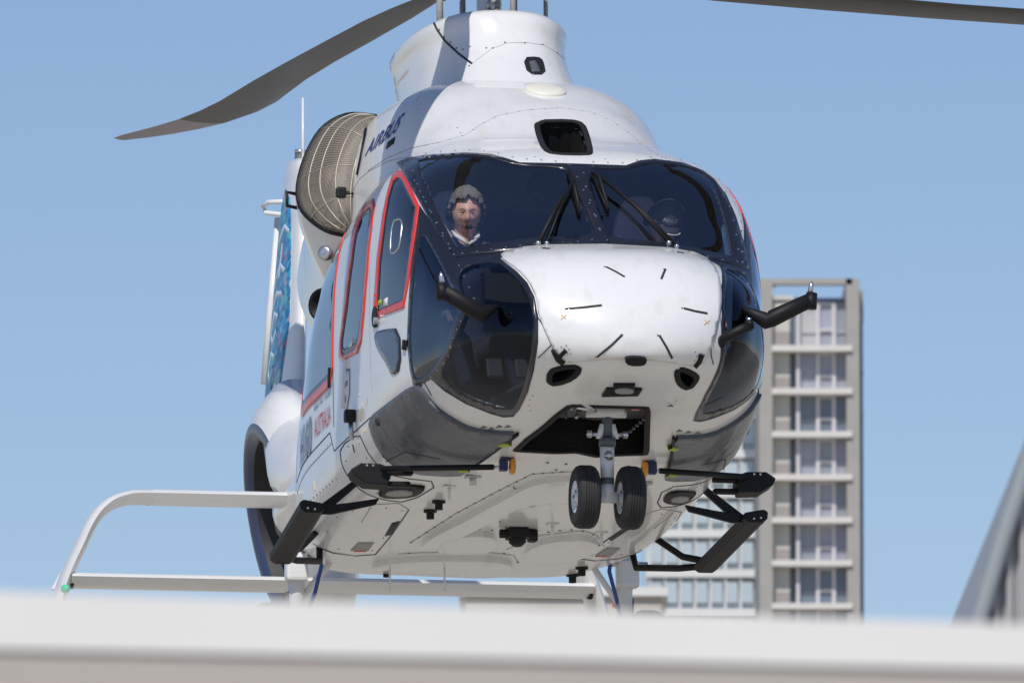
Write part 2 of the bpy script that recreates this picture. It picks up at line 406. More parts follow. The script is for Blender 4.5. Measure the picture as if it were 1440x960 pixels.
FLOW = [(590, 288), (614, 324), (640, 360), (702, 352), (712, 356), (704, 364), (727, 382), (742, 398), (752, 418), (757, 445), (757, 480), (751, 520), (743, 550), (731, 575), (722, 585), (708, 586), (690, 581), (655, 567), (625, 549), (607, 533), (592, 541), (582, 541), (577, 520), (573, 480), (575, 430), (578, 385), (584, 330)]
GQ = smoothpoly([(594, 322), (614, 357), (628, 385), (650, 434), (641, 450), (627, 492), (608, 524), (587, 536), (579, 521), (577, 470), (579, 420), (584, 362)], 1)
GC = smoothpoly([(650, 372), (700, 364), (722, 382), (737, 398), (748, 418), (753, 445), (753, 480), (747, 517), (738, 550), (727, 574), (716, 578), (690, 572), (655, 559), (632, 544), (617, 528), (632, 492), (646, 455), (656, 432), (640, 396)], 1)
GC = inset(GC, 3.5); GQ = inset(GQ, 1.5)
COVER = [(702, 362), (712, 355), (735, 350), (770, 347), (850, 346), (940, 351), (975, 357), (995, 366), (1007, 380), (1012, 398), (1014, 420), (1011, 442), (1006, 462), (999, 486), (990, 509), (975, 513), (910, 504), (860, 503), (800, 508), (788, 502), (776, 484), (763, 456), (758, 440), (755, 418), (745, 397), (729, 380)]
CREW_OUT = [(561, 240), (552, 247), (546, 268), (539, 300), (531, 360), (526, 430), (527, 448), (569, 433), (570, 424), (575, 400), (591, 290), (567, 241)]
CREW_IN = [(560, 250), (553, 256), (547, 276), (542, 305), (534, 370), (531, 425), (532, 438), (567, 423), (571, 398), (585, 292), (565, 252)]
MID_OUT = [(526, 279), (515, 287), (502, 308), (492, 360), (484, 430), (478, 480), (477, 502), (482, 508), (503, 497), (509, 480), (513, 440), (518, 380), (524, 320), (528, 290)]
MID_IN = [(521, 291), (511, 300), (504, 318), (496, 365), (488, 430), (481, 478), (481, 494), (484, 498), (500, 489), (505, 474), (509, 440), (514, 380), (519, 325), (523, 298)]
SMALL = [(527, 468), (540, 463), (563, 461), (565, 520), (552, 529), (545, 512), (534, 495), (528, 482)]
COWLV = smoothpoly([(754, 171), (803, 170), (818, 174), (825, 190), (831, 215), (826, 218), (778, 217), (766, 211), (757, 190)], 1)
BAY = [(802, 570), (911, 573), (909, 638), (870, 639), (838, 641), (812, 635), (780, 636), (725, 633), (742, 617), (765, 600), (785, 582)]
NACAL = smoothpoly([(772, 541), (773, 522), (790, 516), (815, 515), (812, 526), (795, 537)], 1)
NACAR = smoothpoly([(952, 519), (962, 519), (980, 528), (979, 535), (969, 547), (957, 541), (952, 531)], 1)
LAMP = [(863, 538), (893, 538), (892, 544), (903, 545), (897, 554), (846, 555), (853, 544), (862, 544)]
PADL = smoothpoly([(583, 540), (550, 565), (521, 588), (528, 616), (546, 646), (578, 662), (646, 666), (657, 658), (686, 638), (730, 606), (700, 605), (664, 601), (637, 587), (611, 568), (594, 544)], 1)
SIDEP = {k: tosg(v) for k, v in dict(crew_o=CREW_OUT, crew_i=CREW_IN, mid_o=MID_OUT, mid_i=MID_IN, small=SMALL).items()}
SIDEP['rear_o'] = [(3.0, .96), (3.22, 1.06), (4.05, 1.04), (4.35, .92), (4.42, .62), (4.25, .20), (3.98, .13), (3.02, .13), (2.92, .22), (2.9, .60), (2.92, .85)]
SIDEP['rear_i'] = inset(SIDEP['rear_o'], .055)

# ------------------------------------------------------------------ the helicopter
heli = empty('helicopter', mw=HM)
tag(heli, 'white twin engine helicopter hovering nose on with dark cockpit glass and its nose wheels down', 'helicopter')

# -- shell with real openings
keep = np.ones(len(FF), bool); cen = VV[FF].mean(1); fn = VN[FF[:, 0]]
cl = np.array(CAML); facing = ((cl-cen)*fn).sum(1) > 0
pc = to_px(cen); cm = cen*np.array([-1, 1, 1]); pcm = to_px(cm); fm = fn*np.array([-1, 1, 1]); facm = ((cl-cm)*fm).sum(1) > 0
def cut(poly, mirror=False, ymax=3.2):
    global keep
    keep &= ~(inpoly(pc, poly) & facing & (cen[:, 1] < ymax))
    if mirror: keep &= ~(inpoly(pcm, poly) & facm & (cen[:, 1] < ymax))
cut(inset(WL, -2)); cut(inset(WR, -2)); cut(inset(GQ, -1.5), True); cut(inset(GC, -2), True)
cut(inset(BAY, .5)); cut(inset(COWLV, .5)); cut(inset(NACAL, .5)); cut(inset(NACAR, .5)); cut(inset(CREW_IN, -1), True)
for k in ('mid_i', 'rear_i'):
    q = inset(SIDEP[k], -.012); keep &= ~(inpoly(cen[:, 1:], q) & (np.abs(cen[:, 0]) > .5))
mb = MB(); mb.add(VV, FF[keep]); mb.add([], [])
mb.f += [tuple(f) for f in capf]; mb.m += [0]*len(capf); mb.sm += [True]*len(capf)
D = mb     # seams and fasteners join the fuselage mesh (1 = dark seam, 2 = fastener, 3 = faint seam, 4 = dark void, 5 = orange decal)
# recesses: walls and floor behind the openings
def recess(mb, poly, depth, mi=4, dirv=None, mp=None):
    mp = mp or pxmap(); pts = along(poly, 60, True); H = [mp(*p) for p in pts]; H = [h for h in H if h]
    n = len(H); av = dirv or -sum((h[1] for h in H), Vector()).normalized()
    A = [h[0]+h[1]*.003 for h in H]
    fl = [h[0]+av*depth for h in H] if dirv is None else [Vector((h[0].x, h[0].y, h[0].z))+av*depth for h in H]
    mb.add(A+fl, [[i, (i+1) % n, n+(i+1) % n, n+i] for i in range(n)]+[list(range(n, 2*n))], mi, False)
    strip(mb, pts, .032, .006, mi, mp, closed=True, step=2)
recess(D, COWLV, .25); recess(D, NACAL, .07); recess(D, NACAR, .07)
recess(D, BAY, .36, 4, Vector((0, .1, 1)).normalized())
# seams (dark, gap like)
strip(D, COVER[14:25], .006, .0035, 1)
for a in ([(757, 447), (766, 461), (776, 484)], [(776, 484), (768, 492), (757, 503)], [(1005, 455), (999, 478), (1000, 500), (1003, 512)]): strip(D, a, .005, .003, 1)
# cowling panel outlines
arc1 = [(518, 240), (545, 222), (580, 208), (620, 200), (655, 190), (675, 176), (700, 163), (740, 155), (790, 152), (830, 158), (860, 170), (885, 188), (905, 205), (925, 218)]
strip(D, arc1[:4], .003, .0015, 3); strip(D, arc1[3:], .0025, .0015, 3)
dots(D, along(arc1, 26), .0042, .002, 2)
dots(D, [(566, 146), (548, 153), (587, 118), (592, 131), (588, 137), (586, 147), (586, 141), (653, 107), (700, 63), (900, 203), (915, 212), (931, 222), (941, 226), (752, 221), (851, 224), (643, 180), (648, 187)], .0042, .002, 2)
strip(D, [(497, 268), (505, 252), (520, 240), (548, 226), (575, 221)], .003, .0015, 3)
# nose cover marks are on the cover; chin area marks
dots(D, [(745, 562), (749, 556), (744, 570), (746, 577), (951, 563), (946, 571), (940, 566)], .004, .003, 3)
for q in ((680, 601), (691, 603), (702, 600), (714, 600), (955, 606), (968, 608), (943, 571), (981, 609)):
    strip(D, [(q[0]-4, q[1]), (q[0]+4, q[1]-1)], .007, .004, 2); dots(D, [(q[0], q[1]-2)], .007, .003, 2)
strip(D, [(597, 538), (603, 548), (607, 556)], .006, .003, 1)
# side seams, defined on the starboard side and mirrored
def sseam(poly, w=.006, mi=1, closed=False):
    for m in (False, True): strip(D, poly, w, .002, mi, side, step=.03, closed=closed, mirror=m)
sl_ = tosg([(521, 587), (500, 606), (470, 634)])
sseam(sl_+[(3.05, -.13), (4.5, -.16)], .006)
dd = tosg([(468, 540), (470, 634)])
ydoor = dd[0][0]
sseam([(ydoor, 1.10), (ydoor, .7), (ydoor-.02, -.12)], .006)
sseam([(1.95, 1.20), (1.93, .8), (1.90, .0), (1.88, -.10)], .004, 3)
sseam(tosg([(594, 541), (560, 562), (521, 588)]), .007)
sseam([(3.0, -.20), (4.5, -.23)], .004, 3)
for m in (False, True):
    dots(D, [(3.05+k*.075, -.19-.002*k) for k in range(17)], .004, .002, 2, side, mirror=m)
    dots(D, [(3.0+k*.09, -.40) for k in range(14)], .007, .003, 2, side, mirror=m)
# access panel low on the side
acc = smoothpoly([(478, 628), (505, 609), (511, 622), (520, 641), (540, 662), (560, 671), (622, 678), (575, 706), (540, 703), (510, 692), (490, 671), (480, 652)], 1)
for m in (False, True):
    strip(D, acc, .006, .003, 1, None, closed=True, mirror=m)
    dots(D, along(inset(acc, 6), 14, True), .0045, .003, 2, mirror=m)
    strip(D, [(496, 625), (499, 636)], .006, .004, 1, mirror=m)
    # belly side hatch
    hatch = [(470, 722), (500, 710), (560, 707), (575, 716), (545, 758), (528, 779), (500, 781), (468, 776), (440, 764)]
    strip(D, hatch, .004, .003, 3, mirror=m); strip(D, [(575, 716), (566, 730), (548, 755), (528, 779), (500, 781), (468, 777), (445, 768)], .006, .003, 1, mirror=m)
    panel(D, [(551, 735), (562, 732), (553, 750), (541, 753)], .004, mi=1, step=4, mirror=m)
    dots(D, along(inset(hatch, 6), 12, True), .0045, .003, 2, mirror=m)
    strip(D, [(522, 712), (508, 734)], .003, .003, 3, mirror=m)
# belly fasteners and seams
def bel(pts, n, r=.009, m=True):
    q = along(pts, n); dots(D, q, r, .004, 2)
strip(D, [(578, 762), (640, 722), (700, 690), (748, 666), (790, 663), (830, 662)], .004, .003, 3); bel([(578, 762), (640, 722), (700, 690), (748, 666), (790, 663)], 19, .008)
strip(D, [(712, 772), (760, 752), (820, 745), (840, 752), (850, 768)], .003, .003, 3); bel([(726, 764), (758, 749), (800, 744), (832, 748), (845, 763)], 9, .008)
strip(D, [(560, 778), (600, 776), (680, 775), (722, 780), (729, 790)], .003, .003, 3); bel([(575, 777), (640, 774), (722, 778), (728, 790)], 7, .008)
bel([(731, 698), (790, 701), (830, 702)], 5, .008); bel([(645, 792), (665, 787), (690, 785), (712, 790)], 5, .008); bel([(778, 790), (800, 780), (815, 772)], 4, .008)
strip(D, [(722, 683), (727, 696)], .004, .003, 1)
bel([(650, 741), (680, 733), (703, 733)], 3, .007); bel([(657, 741), (692, 745)], 3, .007)
dots(D, [(742, 707), (642, 757), (793, 763), (693, 814)], .035, .004, 2, n=14)
dots(D, [(884, 655), (905, 654), (893, 666), (920, 662), (770, 650), (796, 652), (782, 660)], .009, .004, 2)
dots(D, [(503, 611), (513, 606), (509, 570), (505, 555)], .008, .003, 5, )
for m in (False, True):
    for q in ([(510, 575), (507, 590)], [(493, 597), (494, 607)], [(441, 677), (443, 689)], [(517, 560), (516, 571)]): strip(D, q, .014, .003, 5, mirror=m)
fus = D.build('fuselage', [M['white'], M['line'], M['rivet'], M['seam'], M['dark'], M['orange']], heli)

# belly stiffener pressings (raised trays under the floor)
mb = MB()
for tray in ([(590, 757), (650, 727), (712, 693), (752, 672), (800, 668), (850, 668), (850, 700), (745, 702), (700, 722), (640, 752), (600, 772)],
             [(735, 770), (765, 755), (822, 750), (848, 762), (820, 778), (775, 788), (745, 786)],
             [(632, 748), (690, 745), (700, 757), (690, 770), (640, 772), (610, 770)],
             [(520, 790), (560, 783), (640, 780), (715, 783), (723, 796), (700, 806), (600, 802), (530, 798)]):
    panel(mb, smoothpoly(tray, 2), .034, step=8, base=-.002)
tr = mb.build('belly_panel', [M['white']], heli); bv_ = tr.modifiers.new('b', 'BEVEL'); bv_.width = .018; bv_.segments = 3; bv_.limit_method = 'ANGLE'; bv_.angle_limit = R(35)

# -- lining seen inside through the glass
inner = VV[:-2] - VN[:-2]*.035
km = keep & (cen[:, 1] < 4.6)
mb = MB(); mb.add(inner, FF[km]); o = mb.build('cabin_lining', [M['lining']], heli)

# -- cockpit frame with its glass
def framed(name, outer, holes, off, mats=None, mirror=False, extra=None, step=5.):
    mb = MB(); panel(mb, outer, off, holes, step, base=-.004, mirror=mirror)
    if extra: extra(mb)
    return mb.build(name, mats or [M['black'], M['screw']], heli)
def wscrews(inn, out, n, mirror=False, off=.009):
    return lambda mb: dots(mb, along(inn, n, True), .0055, off, 1, n=7, mirror=mirror)
WLs = inset(WL, -9); WRs = inset(WR, -8)
framed('windscreen_frame', FU_L, [WL], .007, extra=wscrews(WLs, FU_L, 34))
framed('windscreen_frame', FU_R, [WR], .007, extra=wscrews(WRs, FU_R, 30))
def glass(name, poly, mt, off=.0035, mirror=False, mp=None, step=7.):
    mb = MB(); mp = mp or pxmap(); pv, fs = grid_fill(inset(poly, -1.5 if step > 1 else -.01), [], step)
    V = [mp(*p) for p in pv]; ok = [v is not None for v in V]; idx = {}; out = []
    for i, v in enumerate(V):
        if v: idx[i] = len(out); out.append(v[0]+v[1]*off)
    if mirror: out = [Vector((-v.x, v.y, v.z)) for v in out]
    mb.add(out, [[idx[i] for i in f] for f in fs if all(ok[i] for i in f)]); return mb.build(name, [mt], heli)
glass('windscreen', WL, M['glass']); glass('windscreen', WR, M['glass'])
for m in (False, True):
    scr = lambda mb, m=m: (dots(mb, along([(584, 255), (606, 296), (636, 352), (668, 420)], 12), .005, .01, 1, n=7, mirror=m), dots(mb, along([(655, 440), (640, 470), (630, 505), (607, 530)], 9), .004, .006, 1, n=6, mirror=m))
    framed('chin_window_frame', FLOW, [GQ, GC], .0045, mirror=m, extra=scr)
    glass('chin_window', GC, M['glasschin'], mirror=m); glass('quarter_window', GQ, M['glassq'], mirror=m)

# -- side windows: red surround, dark gasket, tinted pane
def sidewin(ko, ki, mirror, pxo=None, pxi=None):
    if pxo:
        mb = MB(); panel(mb, pxo, .006, [pxi], 3, mirror=mirror); a = mb.build('window_surround', [M['red']], heli)
        g_ = inset(pxi, 2.2); mb = MB(); panel(mb, inset(pxi, -.6), .004, [g_], 3, mirror=mirror); mb.build('gasket', [M['black']], a)
        q = glass('pane', g_, M['glassside'], .002, mirror=mirror, step=3.); q.parent = a; return a
    mb = MB(); panel(mb, SIDEP[ko], .005, [SIDEP[ki]], .05, side, mirror=mirror); a = mb.build('window_surround', [M['red']], heli)
    ins = inset(SIDEP[ki], .03 if 'crew' not in ki else .022)
    mb = MB(); panel(mb, inset(SIDEP[ki], -.004), .003, [ins], .05, side, mirror=mirror)
    g = mb.build('gasket', [M['black']], a)
    mb = MB(); pv, fs = grid_fill(inset(ins, -.01), [], .06); H = [side(*p) for p in pv]; ix = {}; out = []
    for i, h in enumerate(H):
        if h: ix[i] = len(out); out.append(h[0]+h[1]*.001)
    if mirror: out = [Vector((-v.x, v.y, v.z)) for v in out]
    mb.add(out, [[ix[i] for i in f] for f in fs if all(i in ix for i in f)]); mb.build('pane', [M['glassside']], a)
    return a
for m in (False, True):
    sidewin('crew_o', 'crew_i', m, CREW_OUT, CREW_IN); sidewin('mid_o', 'mid_i', m); sidewin('rear_o', 'rear_i', m)
    mb = MB(); panel(mb, smoothpoly(SMALL, 1), .005, [], 3, mirror=m); panel(mb, inset(smoothpoly(SMALL, 1), 2), .009, [], 3, mi=1, mirror=m)
    mb.build('lower_door_window', [M['black'], M['tintsmall']], heli)

# -- nose cover with its dark tapes, latches and markings
mb = MB(); cov = smoothpoly(COVER, 1); panel(mb, cov, .012, [], 5)
for a in ([(852, 378), (866, 385), (878, 392)], [(935, 381), (929, 395)], [(794, 436), (820, 434), (846, 431)], [(960, 435), (976, 439), (993, 442)], [(840, 500), (860, 485), (875, 471)], [(926, 472), (936, 488), (944, 502)]):
    strip(mb, a, .012, .015, 1); dots(mb, [(a[0][0]-2, a[0][1])], .005, .015, 2)
strip(mb, COVER[2:8], .004, .013, 3)
for q in ((768, 352), (956, 358)): strip(mb, [(q[0]-4, q[1]), (q[0]+4, q[1]+1)], .014, .016, 1)
for q in ((793, 447), (992, 454)):
    strip(mb, [(q[0]-4, q[1]+3), (q[0]+4, q[1]-3)], .006, .0145, 4); strip(mb, [(q[0]-3, q[1]-3), (q[0]+3, q[1]+2)], .006, .0145, 4)
dots(mb, [(794, 489), (797, 485), (801, 490), (799, 495), (790, 487), (803, 496), (976, 494), (978, 500), (975, 505)], .0035, .0145, 2)
nose = mb.build('nose_cover', [M['white'], M['line'], M['rivet'], M['seam'], M['orange']], heli)
one('latch', [M['blackmatte']], nose, lambda mb: (panel(mb, [(776, 491), (781, 492), (788, 500), (795, 508), (791, 511), (783, 505)], .022), strip(mb, [(784, 503), (797, 491)], .022, .02)))
one('latch', [M['blackmatte']], nose, lambda mb: (panel(mb, [(988, 497), (984, 507), (977, 515), (974, 512), (980, 504)], .022), strip(mb, [(981, 509), (983, 496)], .02, .02)))
one('handle', [M['blackmatte']], nose, lambda mb: panel(mb, smoothpoly([(877, 502), (882, 498), (905, 499), (909, 503), (904, 509), (884, 509)], 1), .03, step=3))
# landing lamp under the chin
lampo = one('landing_light', [M['blackmatte']], heli, lambda mb: panel(mb, LAMP, .014, [], 3))
one('lens', [M['placard']], lampo, lambda mb: panel(mb, smoothpoly([(863, 545), (870, 542), (885, 542), (892, 545), (888, 549), (868, 549)], 1), .022, [], 3))
for m in (False, True):
    lp = one('belly_light', [M['blackmatte']], heli, lambda mb: panel(mb, smoothpoly([(531, 694), (538, 683), (546, 680), (598, 681), (597, 688), (582, 697), (545, 699)], 1), .012, [], 4, mirror=m))
    one('lens', [M['placard']], lp, lambda mb: panel(mb, smoothpoly([(541, 691), (550, 686), (570, 685), (583, 688), (577, 693), (552, 694)], 1), .02, [], 3, mirror=m))
    pd = one('float_cover', [M['pad'], M['line'], M['yg']], heli, lambda mb: (panel(mb, PADL, .022, [], 5, mirror=m), strip(mb, [(546, 645), (572, 631), (620, 640)], .005, .024, 1, mirror=m),
        strip(mb, [(729, 607), (686, 638), (657, 658)], .01, .024, 1, mirror=m),
        strip(mb, [(704, 621), (718, 619)], .03, .03, 2, mirror=m), strip(mb, [(645, 656), (660, 656)], .025, .03, 2, mirror=m),
        dots(mb, [(536, 592)], .022, .028, 1, n=14, mirror=m)))
    # door handle, door sensors, hinge
    one('door_handle', [M['blackmatte'], M['steel']], heli, lambda mb: (dots(mb, along(smoothpoly(tosg([(527, 447), (535, 442), (539, 455), (531, 460)]), 1), 1), .06, .012, 0, side, n=18, mirror=m), dots(mb, tosg([(533, 451)]), .02, .03, 1, side, n=12, mirror=m)))
    one('door_handle', [M['blackmatte']], heli, lambda mb: strip(mb, tosg([(465, 517), (464, 545)]), .05, .012, 0, side, step=.03, mirror=m))
    one('door_hinge', [M['blackmatte']], heli, lambda mb: strip(mb, tosg([(571, 478), (570, 492)]), .05, .014, 0, side, step=.03, mirror=m))
    one('crest', [M['ltblue'], M['pale']], heli, lambda mb: (panel(mb, [(2.42, .12), (2.54, .14), (2.66, .12), (2.65, -.02), (2.54, -.12), (2.43, -.02)], .003, [], .05, side, mirror=m), panel(mb, inset([(2.42, .12), (2.54, .14), (2.66, .12), (2.65, -.02), (2.54, -.12), (2.43, -.02)], .014), .0045, [], .05, side, mi=1, mirror=m),
        strip(mb, [(2.47, .05), (2.61, .05)], .03, .006, 0, side, step=.03, mirror=m), dots(mb, [(2.54, -.03)], .025, .006, 0, side, n=10, mirror=m)))
    # vent window slide on the crew door pane
    one('vent_slide', [M['steel']], heli, lambda mb: strip(mb, smoothpoly(tosg([(553, 312), (560, 308), (565, 309), (566, 318), (563, 346), (558, 354), (551, 357), (549, 350)]), 1), .010, .007, 0, side, step=.03, closed=True, mirror=m))
    one('sticker', [M['pale'], M['yg']], heli, lambda mb: (panel(mb, tosg([(541, 421), (546, 418), (545, 429), (540, 431)]), .006, [], .05, side, mirror=m), panel(mb, tosg([(533, 423), (538, 421), (537, 428), (532, 430)]), .006, [], .05, side, mi=1, mirror=m)))
    one('sticker', [M['pale']], heli, lambda mb: panel(mb, tosg([(493, 479), (497, 475), (496, 487), (491, 489)]), .006, [], .05, side, mirror=m))
    # placards by the rear hatch
    one('placard', [M['placard'], M['red']], heli, lambda mb: (panel(mb, [(504, 762), (526, 762), (518, 773), (493, 773)], .005, [], 4, mirror=m), strip(mb, [(498, 774), (515, 774)], .018, .006, 1, mirror=m)))
    # small aerials and cameras on the flank
    h = hit(499, 585)[0]; sx = -1 if not m else 1
    one('door_sensor', [M['blackmatte'], M['steel']], heli, lambda mb: (mb.box((sx*(abs(h.x)+.03), h.y, h.z), (.06, .07, .07), 0, bev=.012), mb.tube([(sx*(abs(h.x)+.02), h.y+.02, h.z-.03), (sx*(abs(h.x)+.015), h.y+.03, h.z-.13)], .014, 8, 1)))
    h2 = hit(496, 275)[0]
    one('side_camera', [M['blackmatte']], heli, lambda mb: (mb.tube([(sx*(abs(h2.x)-.02), h2.y, h2.z), (sx*(abs(h2.x)+.05), h2.y-.01, h2.z+.01)], .018, 8), mb.box((sx*(abs(h2.x)+.07), h2.y, h2.z+.01), (.06, .07, .07), 0, bev=.015), mb.tube([(sx*(abs(h2.x)+.075), h2.y, h2.z-.02), (sx*(abs(h2.x)+.08), h2.y, h2.z-.11)], .01, 8)))
    one('rail_fairing', [M['white']], heli, lambda mb: strip(mb, tosg([(487, 505), (486, 540), (484, 574)]), .03, .02, 0, side, step=.05, mirror=m))
# black shape: fuel cap on port belly edge
one('satellite_dome', [mat('cream_dome', (.78, .76, .66), .4)], heli, lambda mb: (lambda c, n: mb.lathe([(.118, -.01), (.118, .006), (.112, .014), (.08, .022), (0.001, .026)], c, n, 40))(*hit(767, 128)))

# ------------------------------------------------------------------ lettering
def text_faces(s, bold=0, shear=0):
    cu = bpy.data.curves.new('t', 'FONT'); cu.body = s; cu.size = 1; cu.offset = bold; cu.shear = shear; cu.resolution_u = 3
    o = bpy.data.objects.new('t', cu); C.objects.link(o); dg = bpy.context.evaluated_depsgraph_get(); me = o.evaluated_get(dg).to_mesh()
    bm = bmesh.new(); bm.from_mesh(me); bpy.data.objects.remove(o); bmesh.ops.triangulate(bm, faces=bm.faces)
    V = np.array([v.co[:2] for v in bm.verts]); F = [[v.index for v in f.verts] for f in bm.faces]; bm.free(); bpy.data.curves.remove(cu)
    V -= V.min(0); V /= V.max(0); return V, F
def lettering(name, s, quad, mt, parent, mp=None, off=.004, bold=.0, flip=False, mirror=False):
    V, F = text_faces(s, bold); q = np.array(quad, float)       # BL BR TR TL
    u, v = V[:, :1], V[:, 1:]; 
    if flip: u = 1-u
    P = (1-u)*(1-v)*q[0]+u*(1-v)*q[1]+u*v*q[2]+(1-u)*v*q[3]; mp = mp or pxmap(); H = [mp(*p) for p in P]; ix = {}; out = []
    for i, h in enumerate(H):
        if h: ix[i] = len(out); out.append(h[0]+h[1]*off)
    if mirror: out = [Vector((-w.x, w.y, w.z)) for w in out]
    mb = MB(); mb.add(out, [[ix[i] for i in f] for f in F if all(i in ix for i in f)], 0, False); return mb.build(name, [mt], parent, smooth=False)
lettering('maker_lettering', 'AIRBUS', [(513, 221), (557, 186), (571, 157), (522, 198)], M['blue'], heli, bold=.012)
one('cowling_grip', [M['blackmatte']], heli, lambda mb: panel(mb, [(543, 210), (546, 200), (556, 193), (554, 202)], .004, step=3))
one('cowling_seal', [M['blackmatte']], heli, lambda mb: strip(mb, [(517, 166), (514, 190), (508, 222), (503, 246)], .02, .01))
qh = [(4.15, -.15), (3.62, -.15), (3.60, .08), (4.13, .08)]
lettering('type_lettering', 'H160', qh, M['ltblue'], heli, side, bold=.02)
lettering('tour_lettering', 'DEMO TOUR', [(3.52, .08), (2.98, .08), (2.98, .19), (3.52, .19)], M['ltblue'], heli, side)
lettering('tour_lettering', 'AUSTRALIA', [(3.52, -.08), (3.02, -.08), (3.02, .03), (3.52, .03)], M['ltred'], heli, side)
sp = lambda y, z: hside(y, z, 1)
lettering('type_lettering', 'H160', [(3.62, -.16), (4.25, -.15), (4.25, .13), (3.62, .13)], M['blue'], heli, sp, bold=.02)
lettering('tour_lettering', 'DEMO TOUR', [(2.98, .08), (3.52, .08), (3.52, .19), (2.98, .19)], M['ltblue'], heli, sp)
lettering('tour_lettering', 'AUSTRALIA', [(3.0, -.08), (3.52, -.08), (3.52, .03), (3.0, .03)], M['ltred'], heli, sp)

# ------------------------------------------------------------------ mast pylon above the cowling
pf = pchip([1.6, 1.75, 1.9, 2.05, 2.25, 2.40, 2.44], [2.45, 2.60, 2.78, 2.95, 3.10, 3.16, 3.20])        # front y at height
pw = pchip([1.6, 1.75, 1.85, 1.95, 2.1, 2.25, 2.38, 2.44], [.54, .50, .475, .455, .445, .45, .475, .44])
pb = pchip([1.6, 2.44], [4.9, 4.75])
PV = []; zs = np.concatenate([np.linspace(1.55, 2.40, 44), [2.42, 2.435, 2.44, 2.436, 2.40]]); NP = 120
for k, z in enumerate(zs):
    zz = min(z, 2.44); f, w, b = float(pf(zz)), float(pw(zz)), float(pb(zz)); 
    if k >= 44: sh = [.004, .016, .03, .045, .055][k-44]; f += sh; w -= sh; b -= sh
    t = np.linspace(0, 2*np.pi, NP, endpoint=False); yc = f+1.0; a = np.where(np.cos(t) > 0, b-yc, yc-f)
    n = np.where(np.cos(t) > 0, 2.7, 2.5); x = w*np.sign(np.sin(t))*np.abs(np.sin(t))**(2/n); y = yc+a*np.sign(np.cos(t))*np.abs(np.cos(t))**(2/n)
    tilt = -.02*(y-f)
    PV.append(np.stack([x, y, np.full(NP, z-.055*min(1, max(0, (z-2.0)/.4)))+tilt*(1 if z > 2.2 else 0)], 1))
PV = np.array(PV); kk = len(zs); pvv = PV.reshape(-1, 3)
pff = [[i*NP+j, i*NP+(j+1) % NP, (i+1)*NP+(j+1) % NP, (i+1)*NP+j] for i in range(kk-1) for j in range(NP)]+[[(kk-1)*NP+j for j in range(NP)]]
BP = BVHTree.FromPolygons([tuple(v) for v in pvv], pff); PM = pxmap(BP)
mb = MB(); mb.add(pvv, pff[:-1]); mb.add([pvv[i] for i in pff[-1]], [list(range(NP))], 4, False)
dots(mb, [(643, 74), (651, 70), (661, 66), (684, 68), (693, 68), (710, 60), (738, 61), (784, 75), (763, 63), (818, 107), (660, 93), (612, 30), (618, 42), (625, 52), (634, 60), (642, 68)], .0055, .003, 2, PM)
strip(mb, [(608, 20), (609, 30), (615, 42), (626, 58), (645, 76), (664, 90)], .012, .003, 1, PM, step=3)
strip(mb, [(664, 90), (690, 70), (712, 61), (740, 60), (765, 64), (785, 76), (805, 92), (820, 108)], .003, .0015, 3, PM, step=3)
py = mb.build('mast_fairing', [M['white'], M['line'], M['rivet'], M['seam'], M['dark']], heli)
one('fairing_window', [M['dark'], M['black'], M['greyband']], heli, lambda mb: (panel(mb, smoothpoly([(736, 82), (757, 81), (763, 86), (767, 105), (743, 105)], 1), .003, [], 3, PM), strip(mb, smoothpoly([(736, 82), (757, 81), (763, 86), (767, 105), (743, 105)], 1), .008, .005, 1, PM, step=3, closed=True), panel(mb, [(744, 88), (752, 86), (757, 94), (760, 102), (748, 102)], .006, [], 3, PM, mi=2)))
# ------------------------------------------------------------------ engine intakes with mesh domes, nacelles
def mesh_mat():
    m = bpy.data.materials.new('intake_mesh'); m.use_nodes = True; n = m.node_tree; b = n.nodes['Principled BSDF']; out = n.nodes['Material Output']
    b.inputs['Base Color'].default_value = (.30, .265, .215, 1); b.inputs['Metallic'].default_value = .2; b.inputs['Roughness'].default_value = .6
    tc = n.nodes.new('ShaderNodeTexCoord'); sp_ = n.nodes.new('ShaderNodeSeparateXYZ'); n.links.new(tc.outputs['UV'], sp_.inputs[0])
    mx = []
    for k in range(2):
        w = n.nodes.new('ShaderNodeMath'); w.operation = 'FRACT'; m1 = n.nodes.new('ShaderNodeMath'); m1.operation = 'MULTIPLY'; m1.inputs[1].default_value = 75
        n.links.new(sp_.outputs[k], m1.inputs[0]); n.links.new(m1.outputs[0], w.inputs[0])
        c = n.nodes.new('ShaderNodeMath'); c.operation = 'LESS_THAN'; c.inputs[1].default_value = .30; n.links.new(w.outputs[0], c.inputs[0]); mx.append(c)
    a = n.nodes.new('ShaderNodeMath'); a.operation = 'MAXIMUM'; n.links.new(mx[0].outputs[0], a.inputs[0]); n.links.new(mx[1].outputs[0], a.inputs[1])
    t = n.nodes.new('ShaderNodeBsdfTransparent'); ms = n.nodes.new('ShaderNodeMixShader'); n.links.new(a.outputs[0], ms.inputs[0])
    n.links.new(t.outputs[0], ms.inputs[1]); n.links.new(b.outputs[0], ms.inputs[2]); n.links.new(ms.outputs[0], out.inputs[0]); return m
M['mesh'] = mesh_mat()
M['intake'] = mat('intake_duct', (.30, .27, .22), .5, metal=.2, noise=(6, .3))
M['wire'] = mat('intake_wire', (.42, .38, .31), .5, metal=.5)
